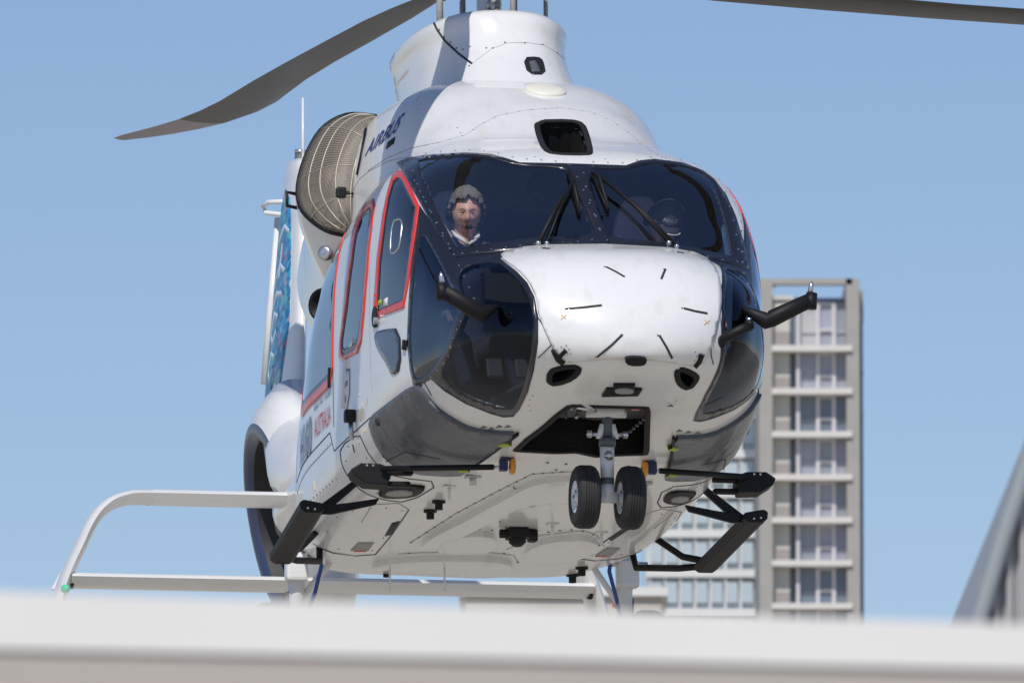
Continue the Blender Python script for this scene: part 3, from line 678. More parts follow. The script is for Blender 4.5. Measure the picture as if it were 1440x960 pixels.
# lip outline in (x, z) at y ~ 3.6, starboard values negative
def lip(a):       # a 0..1 from top round the outside to the bottom
    c = [(-.66, 3.78, 1.86), (-.80, 3.92, 1.895), (-.94, 3.95, 1.82), (-1.04, 3.93, 1.66), (-1.10, 3.89, 1.47), (-1.10, 3.83, 1.33), (-1.06, 3.72, 1.23), (-.99, 3.58, 1.14), (-.90, 3.50, 1.10)]
    t = a*(len(c)-1); i = min(int(t), len(c)-2); f = t-i; p = [Vector(c[max(0, min(len(c)-1, i+k))]) for k in (-1, 0, 1, 2)]
    return .5*((2*p[1])+(p[2]-p[0])*f+(2*p[0]-5*p[1]+4*p[2]-p[3])*f*f+(-p[0]+3*p[1]-3*p[2]+p[3])*f**3)
A0, A1 = Vector((-.70, 3.62, 1.80)), Vector((-.90, 3.52, 1.16))
NA, NB = 36, 18
for sx in (1, -1):
    mx = lambda v: Vector((v.x*sx, v.y, v.z))
    G = []
    for i in range(NA):
        a = i/(NA-1); e = lip(a); s0 = A0.lerp(A1, a); s0 = s0+Vector((.05, 0, 0)); w = math.sin(math.pi*a)**.45
        for j in range(NB):
            b = j/(NB-1); p = s0.lerp(e, b); bul = math.sin(math.pi*min(1, b*.93+.07))**.8*w
            p = p+Vector((-.05, -.20, .02))*bul; G.append(p)
    F = [[i*NB+j, i*NB+j+1, (i+1)*NB+j+1, (i+1)*NB+j] for i in range(NA-1) for j in range(NB-1)]
    inz = empty('engine_intake'); inz.parent = heli
    mb = MB(); mb.add([mx(p) for p in G], F); o = mb.build('screen', [M['mesh']], inz)
    uv = o.data.uv_layers.new(name='u'); 
    for l in o.data.loops: k = l.vertex_index; uv.data[l.index].uv = ((k//NB)/(NA-1)*1.0, (k % NB)/(NB-1)*.75)
    mb = MB()
    for b in (.18, .42, .66, .86): mb.tube([mx(G[i*NB+int(b*(NB-1))]) for i in range(1, NA-1)], .005, 6)
    for a in (.28, .5, .76): mb.tube([mx(G[int(a*(NA-1))*NB+j]) for j in range(NB)], .005, 6)
    mb.build('wire_cage', [M['wire']], inz)
    mb = MB(); mb.tube([mx(lip(k/30)) for k in range(31)], .014, 10); mb.build('rim', [M['blackmatte']], inz)
    # duct behind the screen, curving inward
    mb = MB(); DV = []
    for k in range(10):
        f = k/9
        for i in range(NA):
            a = i/(NA-1); e = lip(a); c = Vector((-.85, 4.2, 1.45)); p = e.lerp(c, .06+f*.78); p.y = e.y-.01+.22*f; DV.append(mx(p))
    mb.add(DV, [[k*NA+i, k*NA+i+1, (k+1)*NA+i+1, (k+1)*NA+i] for k in range(9) for i in range(NA-1)]); 
    mb.lathe([(.02, -.02), (.07, .0), (.11, .03), (.14, .10)], mx(Vector((-.84, 3.98, 1.50))), (0, 1, 0), 24)
    mb.build('duct', [M['intake']], inz)
    # nacelle skin from the rim aft
    mb = MB(); NV = []; st = [(0, 1.0), (.08, 1.0), (.25, .93), (.5, .80), (.9, .64), (1.4, .50), (2.0, .36), (2.6, .2)]
    for d, s_ in st:
        for i in range(NA):
            a = i/(NA-1); e = lip(a); c = Vector((-.52, e.y, 1.42)); p = c+(e-c)*s_; p.y = e.y+d; 
            if a > .5: p.z -= (a-.5)*.75*min(1, d/.4)
            NV.append(mx(p))
        # close toward the body
    mb.add(NV, [[k*NA+i, k*NA+i+1, (k+1)*NA+i+1, (k+1)*NA+i] for k in range(len(st)-1) for i in range(NA-1)])
    o = mb.build('nacelle', [M['white']], inz)
    mb = MB(); mb.lathe([(.085, -.02), (.10, 0), (.095, .02), (.08, .01), (.06, -.05), (0.001, -.06)], mx(Vector((-.95, 3.95, .78))), mx(Vector((-.75, -.6, -.1))), 24, 0); mb.build('cooler_inlet', [M['blackmatte']], inz)
    mb = MB(); mb.lathe([(.035, -.02), (.045, .02), (.04, .04), (.02, .045), (.001, .04)], mx(Vector((-.97, 3.70, 1.03))), mx(Vector((-.6, -.8, 0))), 20); mb.build('drain_cap', [M['steel']], inz)
    mb = MB(); mb.tube([mx(Vector(p)) for p in [(-1.09, 3.93, 1.42), (-1.16, 3.92, 1.43), (-1.16, 3.92, 1.35), (-1.09, 3.93, 1.34)]], .012, 8); mb.build('grab_handle', [M['blackmatte']], inz)

# ------------------------------------------------------------------ nose gear
def wheel(parent, c, ax, r, w, rim_r, name='wheel'):
    ax = Vector(ax).normalized(); h = w/2
    prof = [(rim_r, -h*.86), (rim_r*1.1, -h*.95), (r*.86, -h*.98), (r*.955, -h*.78), (r*.99, -h*.5)]
    for g in (-.36, -.12, .12, .36): prof += [(r, (g-.07)*h*1.0), (r*.975, (g-.045)*h), (r*.975, (g+.045)*h), (r, (g+.07)*h)]
    prof += [(r*.99, h*.5), (r*.955, h*.78), (r*.86, h*.98), (rim_r*1.1, h*.95), (rim_r, h*.86)]
    mb = MB(); mb.lathe(prof, c, ax, 48); t = mb.build(name, [M['tyre']], parent)
    for s_ in (-1, 1):
        mb = MB(); mb.lathe([(rim_r*1.02, h*.86), (rim_r*.98, h*.93), (rim_r*.86, h*.80), (rim_r*.55, h*.62), (rim_r*.5, h*.66), (rim_r*.3, h*.7), (rim_r*.28, h*.95), (.001, h*.98)], c, ax*s_, 36)
        for k in range(6):
            q = k*math.pi/3; a = ax.orthogonal().normalized(); b = ax.cross(a); d = a*math.cos(q)+b*math.sin(q); mb.lathe([(rim_r*.07, h*.6), (rim_r*.07, h*.74), (.001, h*.75)], Vector(c)+d*rim_r*.62, ax*s_, 8, 1)
        mb.lathe([(rim_r*.12, h*.9), (rim_r*.12, h*1.05), (.001, h*1.06)], c, ax*s_, 10, 1)
        mb.build('rim', [M['alu'], M['greyband']], t)
    return t
ng = empty('nose_gear'); ng.parent = heli
gx, gy = 0.0, .62
one('strut', [M['alu'], M['greyband'], M['steel']], ng, lambda mb: (
    mb.tube([(gx, gy, -.57), (gx, gy+.01, -.62)], .047, 24, 1), mb.tube([(gx, gy+.01, -.615), (gx, gy+.02, -.80)], [.041, .036], 24, 0), mb.tube([(gx, gy+.02, -.795), (gx, gy+.02, -.83)], .038, 24, 1),
    mb.tube([(gx, gy+.02, -.825), (gx, gy+.02, -.90)], [.036, .04], 20, 0), mb.tube([(gx-.155, gy+.02, -.90), (gx+.155, gy+.02, -.90)], .017, 16, 2), mb.tube([(gx-.05, gy+.02, -.90), (gx+.05, gy+.02, -.90)], .032, 16, 0),
    mb.tube([(gx-.03, gy-.045, -.68), (gx+.02, gy-.05, -.685)], .012, 10, 2), mb.tube([(gx+.0, gy-.02, -.665), (gx, gy-.055, -.69)], .02, 12, 2)), bevel=0)
one('fork', [M['alu'], M['greyband'], M['steel']], ng, lambda mb: (
    mb.tube([(gx-.03, gy-.01, -.50), (gx-.045, gy, -.58)], [.014, .02], 10), mb.tube([(gx+.03, gy-.01, -.50), (gx+.045, gy, -.58)], [.014, .02], 10), mb.tube([(gx, gy, -.42), (gx, gy, -.57)], [.034, .026], 16, 1),
    mb.tube([(gx-.12, gy-.02, -.44), (gx+.10, gy-.02, -.44)], .026, 14, 0), mb.box((gx, gy-.04, -.425), (.17, .07, .05), 0, bev=.01), mb.tube([(gx-.115, gy, -.555), (gx+.115, gy, -.555)], .011, 10, 2),
    mb.lathe([(.02, -.012), (.02, .012)], (gx-.1, gy, -.555), (1, 0, 0), 12, 2), mb.lathe([(.02, -.012), (.02, .012)], (gx+.1, gy, -.555), (1, 0, 0), 12, 2)), bevel=0)
wheel(ng, (gx-.126, gy+.02, -.90), (1, 0, 0), .174, .125, .088); wheel(ng, (gx+.126, gy+.02, -.90), (1, 0, 0), .174, .125, .088)
def bayjunk():
    rr = random.Random(3)
    for k in range(26):
        x = rr.choice([-.17, -.14, -.1, .12, .15, .17])+rr.uniform(-.03, .03); y = rr.uniform(.45, .9); z = rr.uniform(-.42, -.30)
        a = Vector((x, y, z)); b = a+Vector((rr.uniform(-.08, .08), rr.uniform(-.1, .1), rr.uniform(-.05, .05))); one('bay_pipe', [rr.choice([M['steel'], M['greyband'], M['greyband'], M['blackmatte']])], ng, lambda mb: mb.tube([a, (a+b)/2+Vector((0, 0, .02)), b], rr.uniform(.006, .014), 8))
    one('bay_pipe', [M['steel']], ng, lambda mb: mb.tube([(-.19, .40, -.42), (-.13, .42, -.45), (-.09, .5, -.45)], .012, 8))
    one('bay_actuator', [M['alu']], ng, lambda mb: mb.tube([(-.2, .45, -.43), (-.12, .46, -.44)], .020, 10))
    for k in range(5): one('bay_clamp', [M['greyband']], ng, lambda mb: mb.lathe([(.001, -.009), (.009, -.009), (.009, .009), (.001, .009)], (.20-.006*k, .60+k*.06, -.47-.006*k), (1, 0, 0), 12))
    one('bay_tag', [M['red']], ng, lambda mb: mb.box((.13, .46, -.43), (.05, .05, .03), 0, bev=.006))
bayjunk()

# main gear legs, below the sponsons (mostly behind the roof edge)
for sx in (-1, 1):
    g = empty('main_gear'); g.parent = heli; x = sx*.98
    one('leg', [M['alu'], M['greyband'], M['steel']], g, lambda mb: (mb.tube([(x, 4.75, -.50), (x-sx*.01, 4.78, -.72), (x, 4.8, -.98)], [.055, .05, .045], 18), mb.box((x, 4.72, -.62), (.13, .10, .16), 0, bev=.02), mb.tube([(x, 4.8, -.75), (x, 4.8, -.95)], .052, 16, 1),
        mb.tube([(x-sx*.12, 4.72, -.56), (x+sx*.12, 4.72, -.56)], .016, 10, 2), mb.tube([(x-sx*.25, 4.7, -.52), (x, 4.8, -.84)], .018, 10, 0)))
    one('hydraulic_hose', [mat('hose_blue', (.03, .08, .28), .4)] , g, lambda mb: mb.tube([(x-sx*.10, 4.66, -.50), (x-sx*.13, 4.62, -.62), (x-sx*.09, 4.62, -.78), (x-sx*.05, 4.68, -.9)], .012, 10))
    wheel(g, (x+sx*.14, 4.84, -1.02), (1, 0, 0), .21, .17, .11)

# ------------------------------------------------------------------ steps, foot plates and tubes
for sx in (-1, 1):
    st = empty('cabin_step'); st.parent = heli
    def frnt(mb):
        mb.prism([(sx*1.33, 2.66, -.625), (sx*1.33, 2.66, -.665), (sx*1.15, 2.66, -.665), (sx*.90, 2.66, -.605), (sx*.88, 2.66, -.57), (sx*1.06, 2.66, -.60), (sx*1.18, 2.66, -.615)], (0, .03, 0)); mb.prism([(sx*1.18, 2.69, -.655), (sx*.96, 2.69, -.46), (sx*1.00, 2.69, -.45), (sx*1.24, 2.69, -.63)], (0, .03, 0))
    def rear(mb):
        mb.tube([(sx*1.25, 3.72, -.73), (sx*1.12, 3.95, -.71), (sx*.93, 4.25, -.66), (sx*.92, 4.3, -.56)], .020, 8); mb.tube([(sx*1.24, 3.66, -.72), (sx*1.12, 3.85, -.66), (sx*.98, 4.0, -.52)], .020, 8)
    one('bracket', [M['blackmatte']], st, frnt, smooth=False); one('bracket', [M['blackmatte']], st, rear)
    def tread(mb):
        sec = [(1.20, -.65), (1.21, -.615), (1.32, -.595), (1.345, -.61), (1.34, -.65), (1.31, -.67), (1.23, -.67)]
        A = [(sx*a, 2.60, b) for a, b in sec]; B = [(sx*(a-.035), 3.78, b-.095) for a, b in sec]; n = len(A)
        mb.add(A+B, [list(range(n))[::-1], list(range(n, 2*n))]+[[i, (i+1) % n, n+(i+1) % n, n+i] for i in range(n)], 0, False)
        dl = [(sx*1.26, 2.60, -.65), (sx*1.30, 2.60, -.645)]
        for q in dl: mb.lathe([(.008, 0), (.008, .01), (.001, .012)], q, (0, -1, 0), 10, 1)
    one('tread', [M['blackmatte'], M['screw']], st, tread, smooth=False, bevel=.01)
    fs = empty('crew_step'); fs.parent = heli
    def plate(mb):
        pl = [(sx*a, 1.78, b) for a, b in ((.98, -.60), (.99, -.55), (1.04, -.532), (1.15, -.53), (1.205, -.565), (1.19, -.60), (1.12, -.645), (1.0, -.65))]
        mb.prism(pl, (0, .13, -.01)); mb.box((sx*.92, 1.82, -.575), (.14, .05, .03), 0, bev=.008); mb.box((sx*.93, 1.85, -.635), (.14, .05, .03), 0, bev=.008)
        for q in (1.08, 1.115): mb.lathe([(.008, 0), (.008, .008), (.001, .01)], (sx*q, 1.78, -.545), (0, -.6, .5), 10, 1)
    one('plate', [M['blackmatte'], M['screw']], fs, plate, smooth=False, bevel=.012)
    tub = one('tube', [M['blackmatte'], M['steel']], fs, lambda mb: (mb.tube([(sx*1.04, 1.76, -.565), (sx*.47, 1.44, -.60)], .016, 14), mb.tube([(sx*.47, 1.44, -.60), (sx*.43, 1.42, -.602)], .008, 10, 1)))
    one('end_fitting', [mat('fitting_blue', (.02, .025, .10), .4)], fs, lambda mb: (mb.box((sx*.42, 1.41, -.592), (.045, .05, .07), 0, bev=.008), mb.box((sx*.40, 1.40, -.562), (.07, .05, .012), 0, bev=.004)))
    one('amber_lamp', [M['amber']], fs, lambda mb: mb.lathe([(.018, -.014), (.043, -.012), (.047, 0), (.043, .012), (.018, .014)], (sx*.372, 1.40, -.60), (1, 0, 0), 24))
# belly items: drains, aerials, camera pod
def drain(mb, px, py, r=.028, h_=.05):
    c, n = hit(px, py); mb.lathe([(r*1.35, -.002), (r*1.35, .012), (r*.8, .014), (r*.8, h_), (.001, h_)], c, (0, 0, -1), 14)
for q in ((617, 704), (605, 717), (544, 799), (818, 797), (805, 807)): one('drain_mast', [M['blackmatte']], heli, lambda mb: drain(mb, *q))
one('belly_camera', [M['blackmatte']], heli, lambda mb: (lambda c: (mb.box(c+Vector((0, 0, -.03)), (.12, .14, .06), 0, bev=.015), mb.tube([c+Vector((-.10, 0, -.03)), c+Vector((.11, .0, -.03))], .026, 12), mb.lathe([(.05, 0), (.05, .05), (.03, .07), (.001, .07)], c+Vector((0, 0, -.03)), (0, -.2, -1), 16), mb.box(c+Vector((.1, .05, -.03)), (.05, .08, .07), 0, bev=.01)))(hit(727, 743)[0]))
for q in ((777, 736), (632, 683), (846, 748)): one('belly_aerial', [M['alu']], heli, lambda mb: (lambda c: (mb.tube([c, c+Vector((0, .01, -.075))], [.01, .008], 8), mb.box(c+Vector((0, 0, -.004)), (.07, .05, .008), 0, bev=.003)))(hit(*q)[0]))
for q in ((548, 800), (625, 803)): one('belly_whip', [M['alu']], heli, lambda mb: (lambda c: mb.tube([c, c+Vector((0, .0, -.17))], .006, 8))(hit(q[0], 790)[0]))
for q in ((665, 669), (906, 678)): one('tie_down', [M['steel']], heli, lambda mb: (lambda c: (mb.box(c+Vector((0, 0, -.006)), (.09, .05, .012), 0, bev=.004), mb.tube([c, c+Vector((0, 0, -.05))], .02, 12)))(hit(*q)[0]))

# ------------------------------------------------------------------ pitot arms and mirrors by the chin windows
def arm(pts, rs, mirror=False):
    P = [Vector((-p[0] if mirror else p[0], p[1], p[2])) for p in pts]
    return P
for sx in (-1, 1):
    h = Vector((sx*.70, .25, -.02))
    mr = empty('rotor_mirror_arm'); mr.parent = heli
    base = Vector((sx*.79, .13, .0)); tip = Vector((sx*1.015, .05, .105)); root = Vector((sx*(.70 if sx < 0 else .655), .17, .05 if sx < 0 else .08))
    one('arm', [M['blackmatte']], mr, lambda mb: (mb.tube([root, base.lerp(root, .45), base, base.lerp(tip, .12), tip], [.012, .032, .046, .047, .040], 18)))
    one('nozzle', [M['steel'], M['blackmatte']], mr, lambda mb: (mb.tube([tip+Vector((0, 0, -.045)), tip+Vector((sx*.012, 0, .04))], [.036, .030], 14, 1), mb.tube([tip+Vector((sx*.0, 0, .03)), tip+Vector((sx*.01, 0, .085)), tip+Vector((sx*.012, 0, .105))], [.016, .013, .004], 10)))
one('air_probe', [M['blackmatte'], M['screw']], heli, lambda mb: (mb.tube([(.505, .02, -.15), (.52, -.05, -.13), (.60, -.06, -.09), (.66, -.06, -.065)], [.032, .026, .028, .026], 16), mb.tube([(.655, -.06, -.08), (.65, -.06, -.035)], [.026, .02], 12), mb.lathe([(.012, 0), (.012, .012), (.001, .014)], (.65, -.06, -.035), (-.1, -.3, 1), 10, 1)))

# ------------------------------------------------------------------ wipers
for sgn, a, b, bl0, bl1, root2 in ((-1, (757, 346), (805, 263), (799, 245), (815, 305), (769, 346)), (1, (940, 345), (842, 258), (832, 248), (855, 300), (951, 350))):
    A = hit(*a); B = hit(*b); Cc = hit(*bl0); Dd = hit(*bl1); E = hit(*root2); off = lambda h, d: h[0]+h[1]*d
    wp = empty('wiper'); wp.parent = heli
    mid = off(A, .03).lerp(off(B, .05), .5)+A[1]*.015
    one('arm', [M['blackmatte']], wp, lambda mb: mb.tube([off(A, .02), mid, off(B, .045)], [.012, .013, .009], 10))
    mid2 = off(E, .03).lerp(off(B, .05), .5)+A[1]*.015
    one('arm', [M['blackmatte']], wp, lambda mb: mb.tube([off(E, .02), mid2, off(B, .045)], [.008, .008, .006], 8))
    one('blade', [M['blackmatte'], M['steel']], wp, lambda mb: (mb.tube([off(Cc, .03), off(B, .04), off(Dd, .03)], [.008, .014, .008], 8), mb.tube([off(Cc, .015), off(Cc, .0).lerp(off(Dd, .0), .5)+B[1]*.015, off(Dd, .015)], .008, 6)))
    one('spindle', [M['steel']], wp, lambda mb: mb.lathe([(.014, -.01), (.014, .025), (.010, .03), (.001, .03)], A[0], A[1], 12)); one('spindle', [M['steel']], wp, lambda mb: mb.lathe([(.012, -.01), (.012, .025), (.001, .028)], E[0], E[1], 12))

# ------------------------------------------------------------------ whip aerial, cowling lamp


# ------------------------------------------------------------------ tail: shrouded fan, fin, biplane stabiliser
cant = R(10)
def finpt(x, y, z, z0=.2): # cant leans the fin to port with height
    return Vector((x+(z-z0)*math.tan(cant)*.55-.10, y-.12, z))
FC = lpt(424, 729, 9.75); FC.x = max(-.12, min(.3, FC.x)); ro, ri = .62, .52
tl = empty('tail_fan'); tl.parent = heli
ax = Vector((1, 0, .20)).normalized(); up = Vector((-.20, 0, 1)).normalized(); fw = Vector((0, 1, 0))
Q = lambda a, r, d: FC+(fw*math.cos(a)+up*math.sin(a))*r+ax*d
n = 64
mb = MB(); V_ = []; prof = [(ri, -.16), (ri+.02, -.20), (ri+.07, -.215), (ri+.12, -.20)]
for r, d in prof: V_ += [Q(2*math.pi*k/n, r, d) for k in range(n)]
for k_ in (1,): pass
mb.add(V_, [[i*n+j, i*n+(j+1) % n, (i+1)*n+(j+1) % n, (i+1)*n+j] for i in range(len(prof)-1) for j in range(n)]); mb.build('duct_lip', [M['navy']], tl)
mb = MB(); V_ = []; prof = [(ri+.12, -.20), (ri+.20, -.15), (ri+.29, -.05), (ri+.30, .04), (ri+.2, .15), (ri+.1, .2), (ri+.02, .19), (ri, .15)]
for r, d in prof: V_ += [Q(2*math.pi*k/n, r*(1.0 if math.sin(2*math.pi*k/n) > -.2 else .985), d) for k in range(n)]
mb.add(V_, [[i*n+j, i*n+(j+1) % n, (i+1)*n+(j+1) % n, (i+1)*n+j] for i in range(len(prof)-1) for j in range(n)]); mb.build('shroud', [M['white']], tl)
mb = MB(); V_ = []; prof = [(ri, -.165), (ri-.012, -.05), (ri-.012, .05), (ri, .155)]; M['ductd'] = mat('duct_dark', (.03, .03, .034), .6)
for r, d in prof: V_ += [Q(2*math.pi*k/n, r, d) for k in range(n)]
mb.add(V_, [[i*n+j, i*n+(j+1) % n, (i+1)*n+(j+1) % n, (i+1)*n+j] for i in range(3) for j in range(n)]); mb.build('duct', [M['ductd']], tl)
one('fan_hub', [M['greyband'], M['steel']], tl, lambda mb: (mb.lathe([(.001, -.17), (.08, -.16), (.14, -.12), (.16, -.05), (.16, .1), (.001, .12)], FC, ax, 28), mb.tube([FC+ax*.1, Q(R(150), ri, .1)], .05, 12, 0)))
for k in range(10):
    a = 2*math.pi*k/10+.2; mb = MB(); V_ = []
    for i in range(6):
        r = .15+(.51-.15)*i/5; tw = R(38-20*i/5); t = (-fw*math.sin(a)+up*math.cos(a)); c = Q(a, r, -.03); d = t*math.cos(tw)+ax*math.sin(tw); m_ = d.cross(fw*math.cos(a)+up*math.sin(a)).normalized()
        for u, th in ((-.055, 0), (-.02, .008), (.055, 0), (-.02, -.008)): V_.append(c+d*u+m_*th)
    mb.add(V_, [[i*4+j, i*4+(j+1) % 4, (i+1)*4+(j+1) % 4, (i+1)*4+j] for i in range(5) for j in range(4)]+[[20, 21, 22, 23]]); mb.build('fan_blade', [M['greyband']], tl)
# vertical fin
def fin_mosaic():
    m = bpy.data.materials.new('fin_mosaic'); m.use_nodes = True; n_ = m.node_tree; b = n_.nodes['Principled BSDF']; b.inputs['Roughness'].default_value = .35
    tc = n_.nodes.new('ShaderNodeTexCoord'); v = n_.nodes.new('ShaderNodeTexVoronoi'); v.inputs['Scale'].default_value = 26; mp_ = n_.nodes.new('ShaderNodeMapping'); mp_.inputs['Scale'].default_value = (1, .55, 1)
    n_.links.new(tc.outputs['Object'], mp_.inputs[0]); n_.links.new(mp_.outputs[0], v.inputs['Vector']); sp_ = n_.nodes.new('ShaderNodeSeparateColor'); n_.links.new(v.outputs['Color'], sp_.inputs[0])
    cr = n_.nodes.new('ShaderNodeValToRGB'); n_.links.new(sp_.outputs[0], cr.inputs[0]); el = cr.color_ramp.elements; cr.color_ramp.interpolation = 'CONSTANT'
    el[0].color = (.02, .14, .36, 1); el[1].position = .2; el[1].color = (.04, .30, .48, 1)
    for p, c in ((.4, (.03, .20, .42, 1)), (.6, (.10, .42, .50, 1)), (.78, (.05, .24, .5, 1)), (.9, (.30, .38, .5, 1)), (.96, (.35, .15, .22, 1))): e = el.new(p); e.color = c
    n_.links.new(cr.outputs[0], b.inputs['Base Color']); return m
M['mosaic'] = fin_mosaic()
finv = empty('vertical_fin'); finv.parent = heli
def finloft(name, mt, le, te, zz, th, parent):
    V_ = []; ns = len(zz); c_ = 14
    for i, z in enumerate(zz):
        l, t = le[i], te[i]; ch = t-l
        for k in range(c_*2):
            u = k/c_ if k < c_ else 2-k/c_; sg = 1 if k < c_ else -1; x = sg*th*1.6*(math.sqrt(max(u, 0))-u**2.2)*1.1
            V_.append(finpt(x, l+ch*u, z))
    n2 = c_*2; mb = MB(); mb.add(V_, [[i*n2+j, i*n2+(j+1) % n2, (i+1)*n2+(j+1) % n2, (i+1)*n2+j] for i in range(ns-1) for j in range(n2)]+[list(range((ns-1)*n2, ns*n2))]); return mb.build(name, [mt], parent)
ZT = lpt(412, 232, 10.9).z; zz = [1.25+(q-1.25)*(ZT-1.25)/1.91 for q in [1.25, 1.55, 1.8, 2.2, 2.7, 3.02, 3.12, 3.16]]
finloft('fin', M['white'], [9.9, 10.05, 10.15, 10.3, 10.48, 10.6, 10.68, 10.78], [11.6, 11.5, 11.45, 11.44, 11.43, 11.40, 11.36, 11.28], zz, .075, finv)
# mosaic panel on both faces with a white script down it
def finside(sg):
    def f(y, z):
        le = np.interp(z, zz[:6], [9.9, 10.05, 10.15, 10.3, 10.48, 10.6]); te = np.interp(z, zz[:6], [11.6, 11.5, 11.45, 11.44, 11.43, 11.40]); u = (y-le)/(te-le); u = min(1, max(.0, u))
        return finpt(sg*.075*1.76*(math.sqrt(u)-u**2.2), y, z), Vector((sg, 0, 0))
    return f
for sg in (-1, 1):
    art = [(a_, 1.25+(b_-1.25)*(ZT-1.25)/1.91) for a_, b_ in [(10.42, 1.95), (10.62, 2.55), (10.75, 2.85), (10.95, 2.98), (11.30, 2.75), (11.32, 1.7), (11.05, 1.42), (10.75, 1.62), (10.5, 1.50)]]
    mo = one('artwork', [M['mosaic'], M['pale']], finv, lambda mb: panel(mb, art, .004, [], .09, finside(sg)))
    one('artwork_script', [mat('script_pale', (.55, .68, .78), .4)], mo, lambda mb: [strip(mb, q, .034, .006, 0, finside(sg), step=.05) for q in (
        [(10.68, 2.55), (10.85, 2.62), (11.05, 2.55)], [(10.7, 2.30), (10.9, 2.38), (11.12, 2.28)], [(10.88, 2.52), (10.92, 2.30)], [(10.72, 2.16), (10.95, 2.2), (11.15, 2.12)], [(10.8, 2.02), (11.0, 2.08), (11.12, 1.96), (10.98, 1.88), (10.82, 1.94)], [(10.82, 1.76), (11.0, 1.82), (11.12, 1.72), (10.98, 1.64), (10.84, 1.70)])])
one('trim_tab', [M['white']], finv, lambda mb: mb.tube([finpt(0, 11.50, 1.72), finpt(0, 11.52, ZT-.25)], .030, 12))
one('whip_aerial', [M['alu']], finv, lambda mb: mb.tube([lpt(426, 262, 10.75), lpt(426, 138, 10.75)], [.012, .008], 8))
one('guard_loop', [M['alu']], finv, lambda mb: mb.tube([lpt(398, 284, 11.2), lpt(378, 284, 11.35), lpt(370, 290, 11.4), lpt(374, 299, 11.4), lpt(404, 303, 11.2)], .016, 10))
one('beacon', [M['greyband'], M['steel']], finv, lambda mb: (mb.tube([finpt(0.0, 10.9, ZT-.03), finpt(.0, 10.9, ZT+.05)], .035, 14), mb.tube([finpt(.0, 10.9, ZT+.05), finpt(.0, 10.9, ZT+.07)], .04, 14, 1)))
# shoulder blending the boom into the shroud
one('boom_shoulder', [M['white']], heli, lambda mb: mb.tube([(.0, 8.0, .60), (-.01, 8.7, .66), (-.02, 9.2, .80), (-.03, 9.6, 1.05), (-.03, 10.0, 1.35)], [.22, .30, .32, .26, .16], 28))
# stabiliser
sb = empty('stabiliser'); sb.parent = heli
YS = 8.75
def wing(name, x0, x1, z, ch, th, parent, yoff=0, mt=None):
    V_ = []; c_ = 12
    for x in np.linspace(x0, x1, 13):
        for k in range(2*c_):
            u = k/c_ if k < c_ else 2-k/c_; s_ = 1 if k < c_ else -1; V_.append((x, YS+yoff+u*ch, z+s_*th*(math.sqrt(u)-u**2)*1.6))
    n2 = 2*c_; mb = MB(); mb.add(V_, [[i*n2+j, i*n2+(j+1) % n2, (i+1)*n2+(j+1) % n2, (i+1)*n2+j] for i in range(12) for j in range(n2)]+[list(range(n2))[::-1], list(range(12*n2, 13*n2))]); return mb.build(name, [mt or M['plain']], parent, angle=50)
pL = lambda px, py: HI_pt(px, py)
def HI_pt(px, py): p = lpt(px, py, YS); return p
zl = HI_pt(487, 817).z; zu = HI_pt(390, 696).z
wing('lower_plane', -1.64, 1.64, zl, .42, .055, sb)
wing('upper_plane', -1.12, 1.12, zu, .42, .055, sb)
for sx in (-1, 1):
    path = [Vector(p) for p in ((1.10, 0, zu), (1.22, 0, zu-.002), (1.34, 0, zu-.03), (1.44, 0, zu-.10), (1.51, 0, zu-.20), (1.565, 0, zu-.32), (1.66, 0, zl), (1.74, 0, zl-.28), (1.78, 0, zl-.42))]
    tq = np.linspace(0, len(path)-1, 40); pa = [pchip(range(len(path)), [p[k_] for p in path]) for k_ in (0, 2)]; path = [Vector((float(pa[0](t)), 0, float(pa[1](t)))) for t in tq]
    V_ = []; c_ = 12
    for i, p in enumerate(path):
        t = (path[min(i+1, len(path)-1)]-path[max(0, i-1)]).normalized(); nn = Vector((-t.z, 0, t.x)); f = i/(len(path)-1); ch = .42+.25*max(0, f-.5); y0 = .0-.0*f
        for k in range(2*c_):
            u = k/c_ if k < c_ else 2-k/c_; s_ = 1 if k < c_ else -1; q = p+nn*(s_*.05*(math.sqrt(u)-u**2)*1.6)+Vector((0, YS+y0+u*ch, 0)); V_.append((q.x*sx, q.y, q.z))
    n2 = 2*c_; mb = MB(); mb.add(V_, [[i*n2+j, i*n2+(j+1) % n2, (i+1)*n2+(j+1) % n2, (i+1)*n2+j] for i in range(len(path)-1) for j in range(n2)]+[list(range(n2))[::-1], list(range((len(path)-1)*n2, len(path)*n2))]); mb.build('endplate', [M['plain']], sb, angle=50)
    one('tip_fin', [M['plain']], sb, lambda mb: mb.prism([(sx*1.57, YS+.36, zu-.36), (sx*1.64, YS+.36, zl-.02), (sx*1.71, YS+.40, zl-.02), (sx*1.62, YS+.40, zu-.38)], (0, .05, 0)), bevel=.01)
    one('joint_band', [M['blackmatte']], sb, lambda mb: mb.lathe([(.06, -.012), (.062, 0), (.06, .012)], (sx*1.63, YS+.12, zl), (1, 0, 0), 20))
    pt = lpt(93, 827, YS) if sx < 0 else lpt(869, 848, YS)
    col = (.05, .7, .35) if sx < 0 else (.7, .03, .03)
    one('position_light', [mat('position_green' if sx < 0 else 'position_red', col, .2, coat=1)], sb, lambda mb: mb.lathe([(.028, .05), (.03, .02), (.024, -.01), (.014, -.025), (.001, -.03)], (pt.x, YS-.0, pt.z), (0, 1, 0), 16))

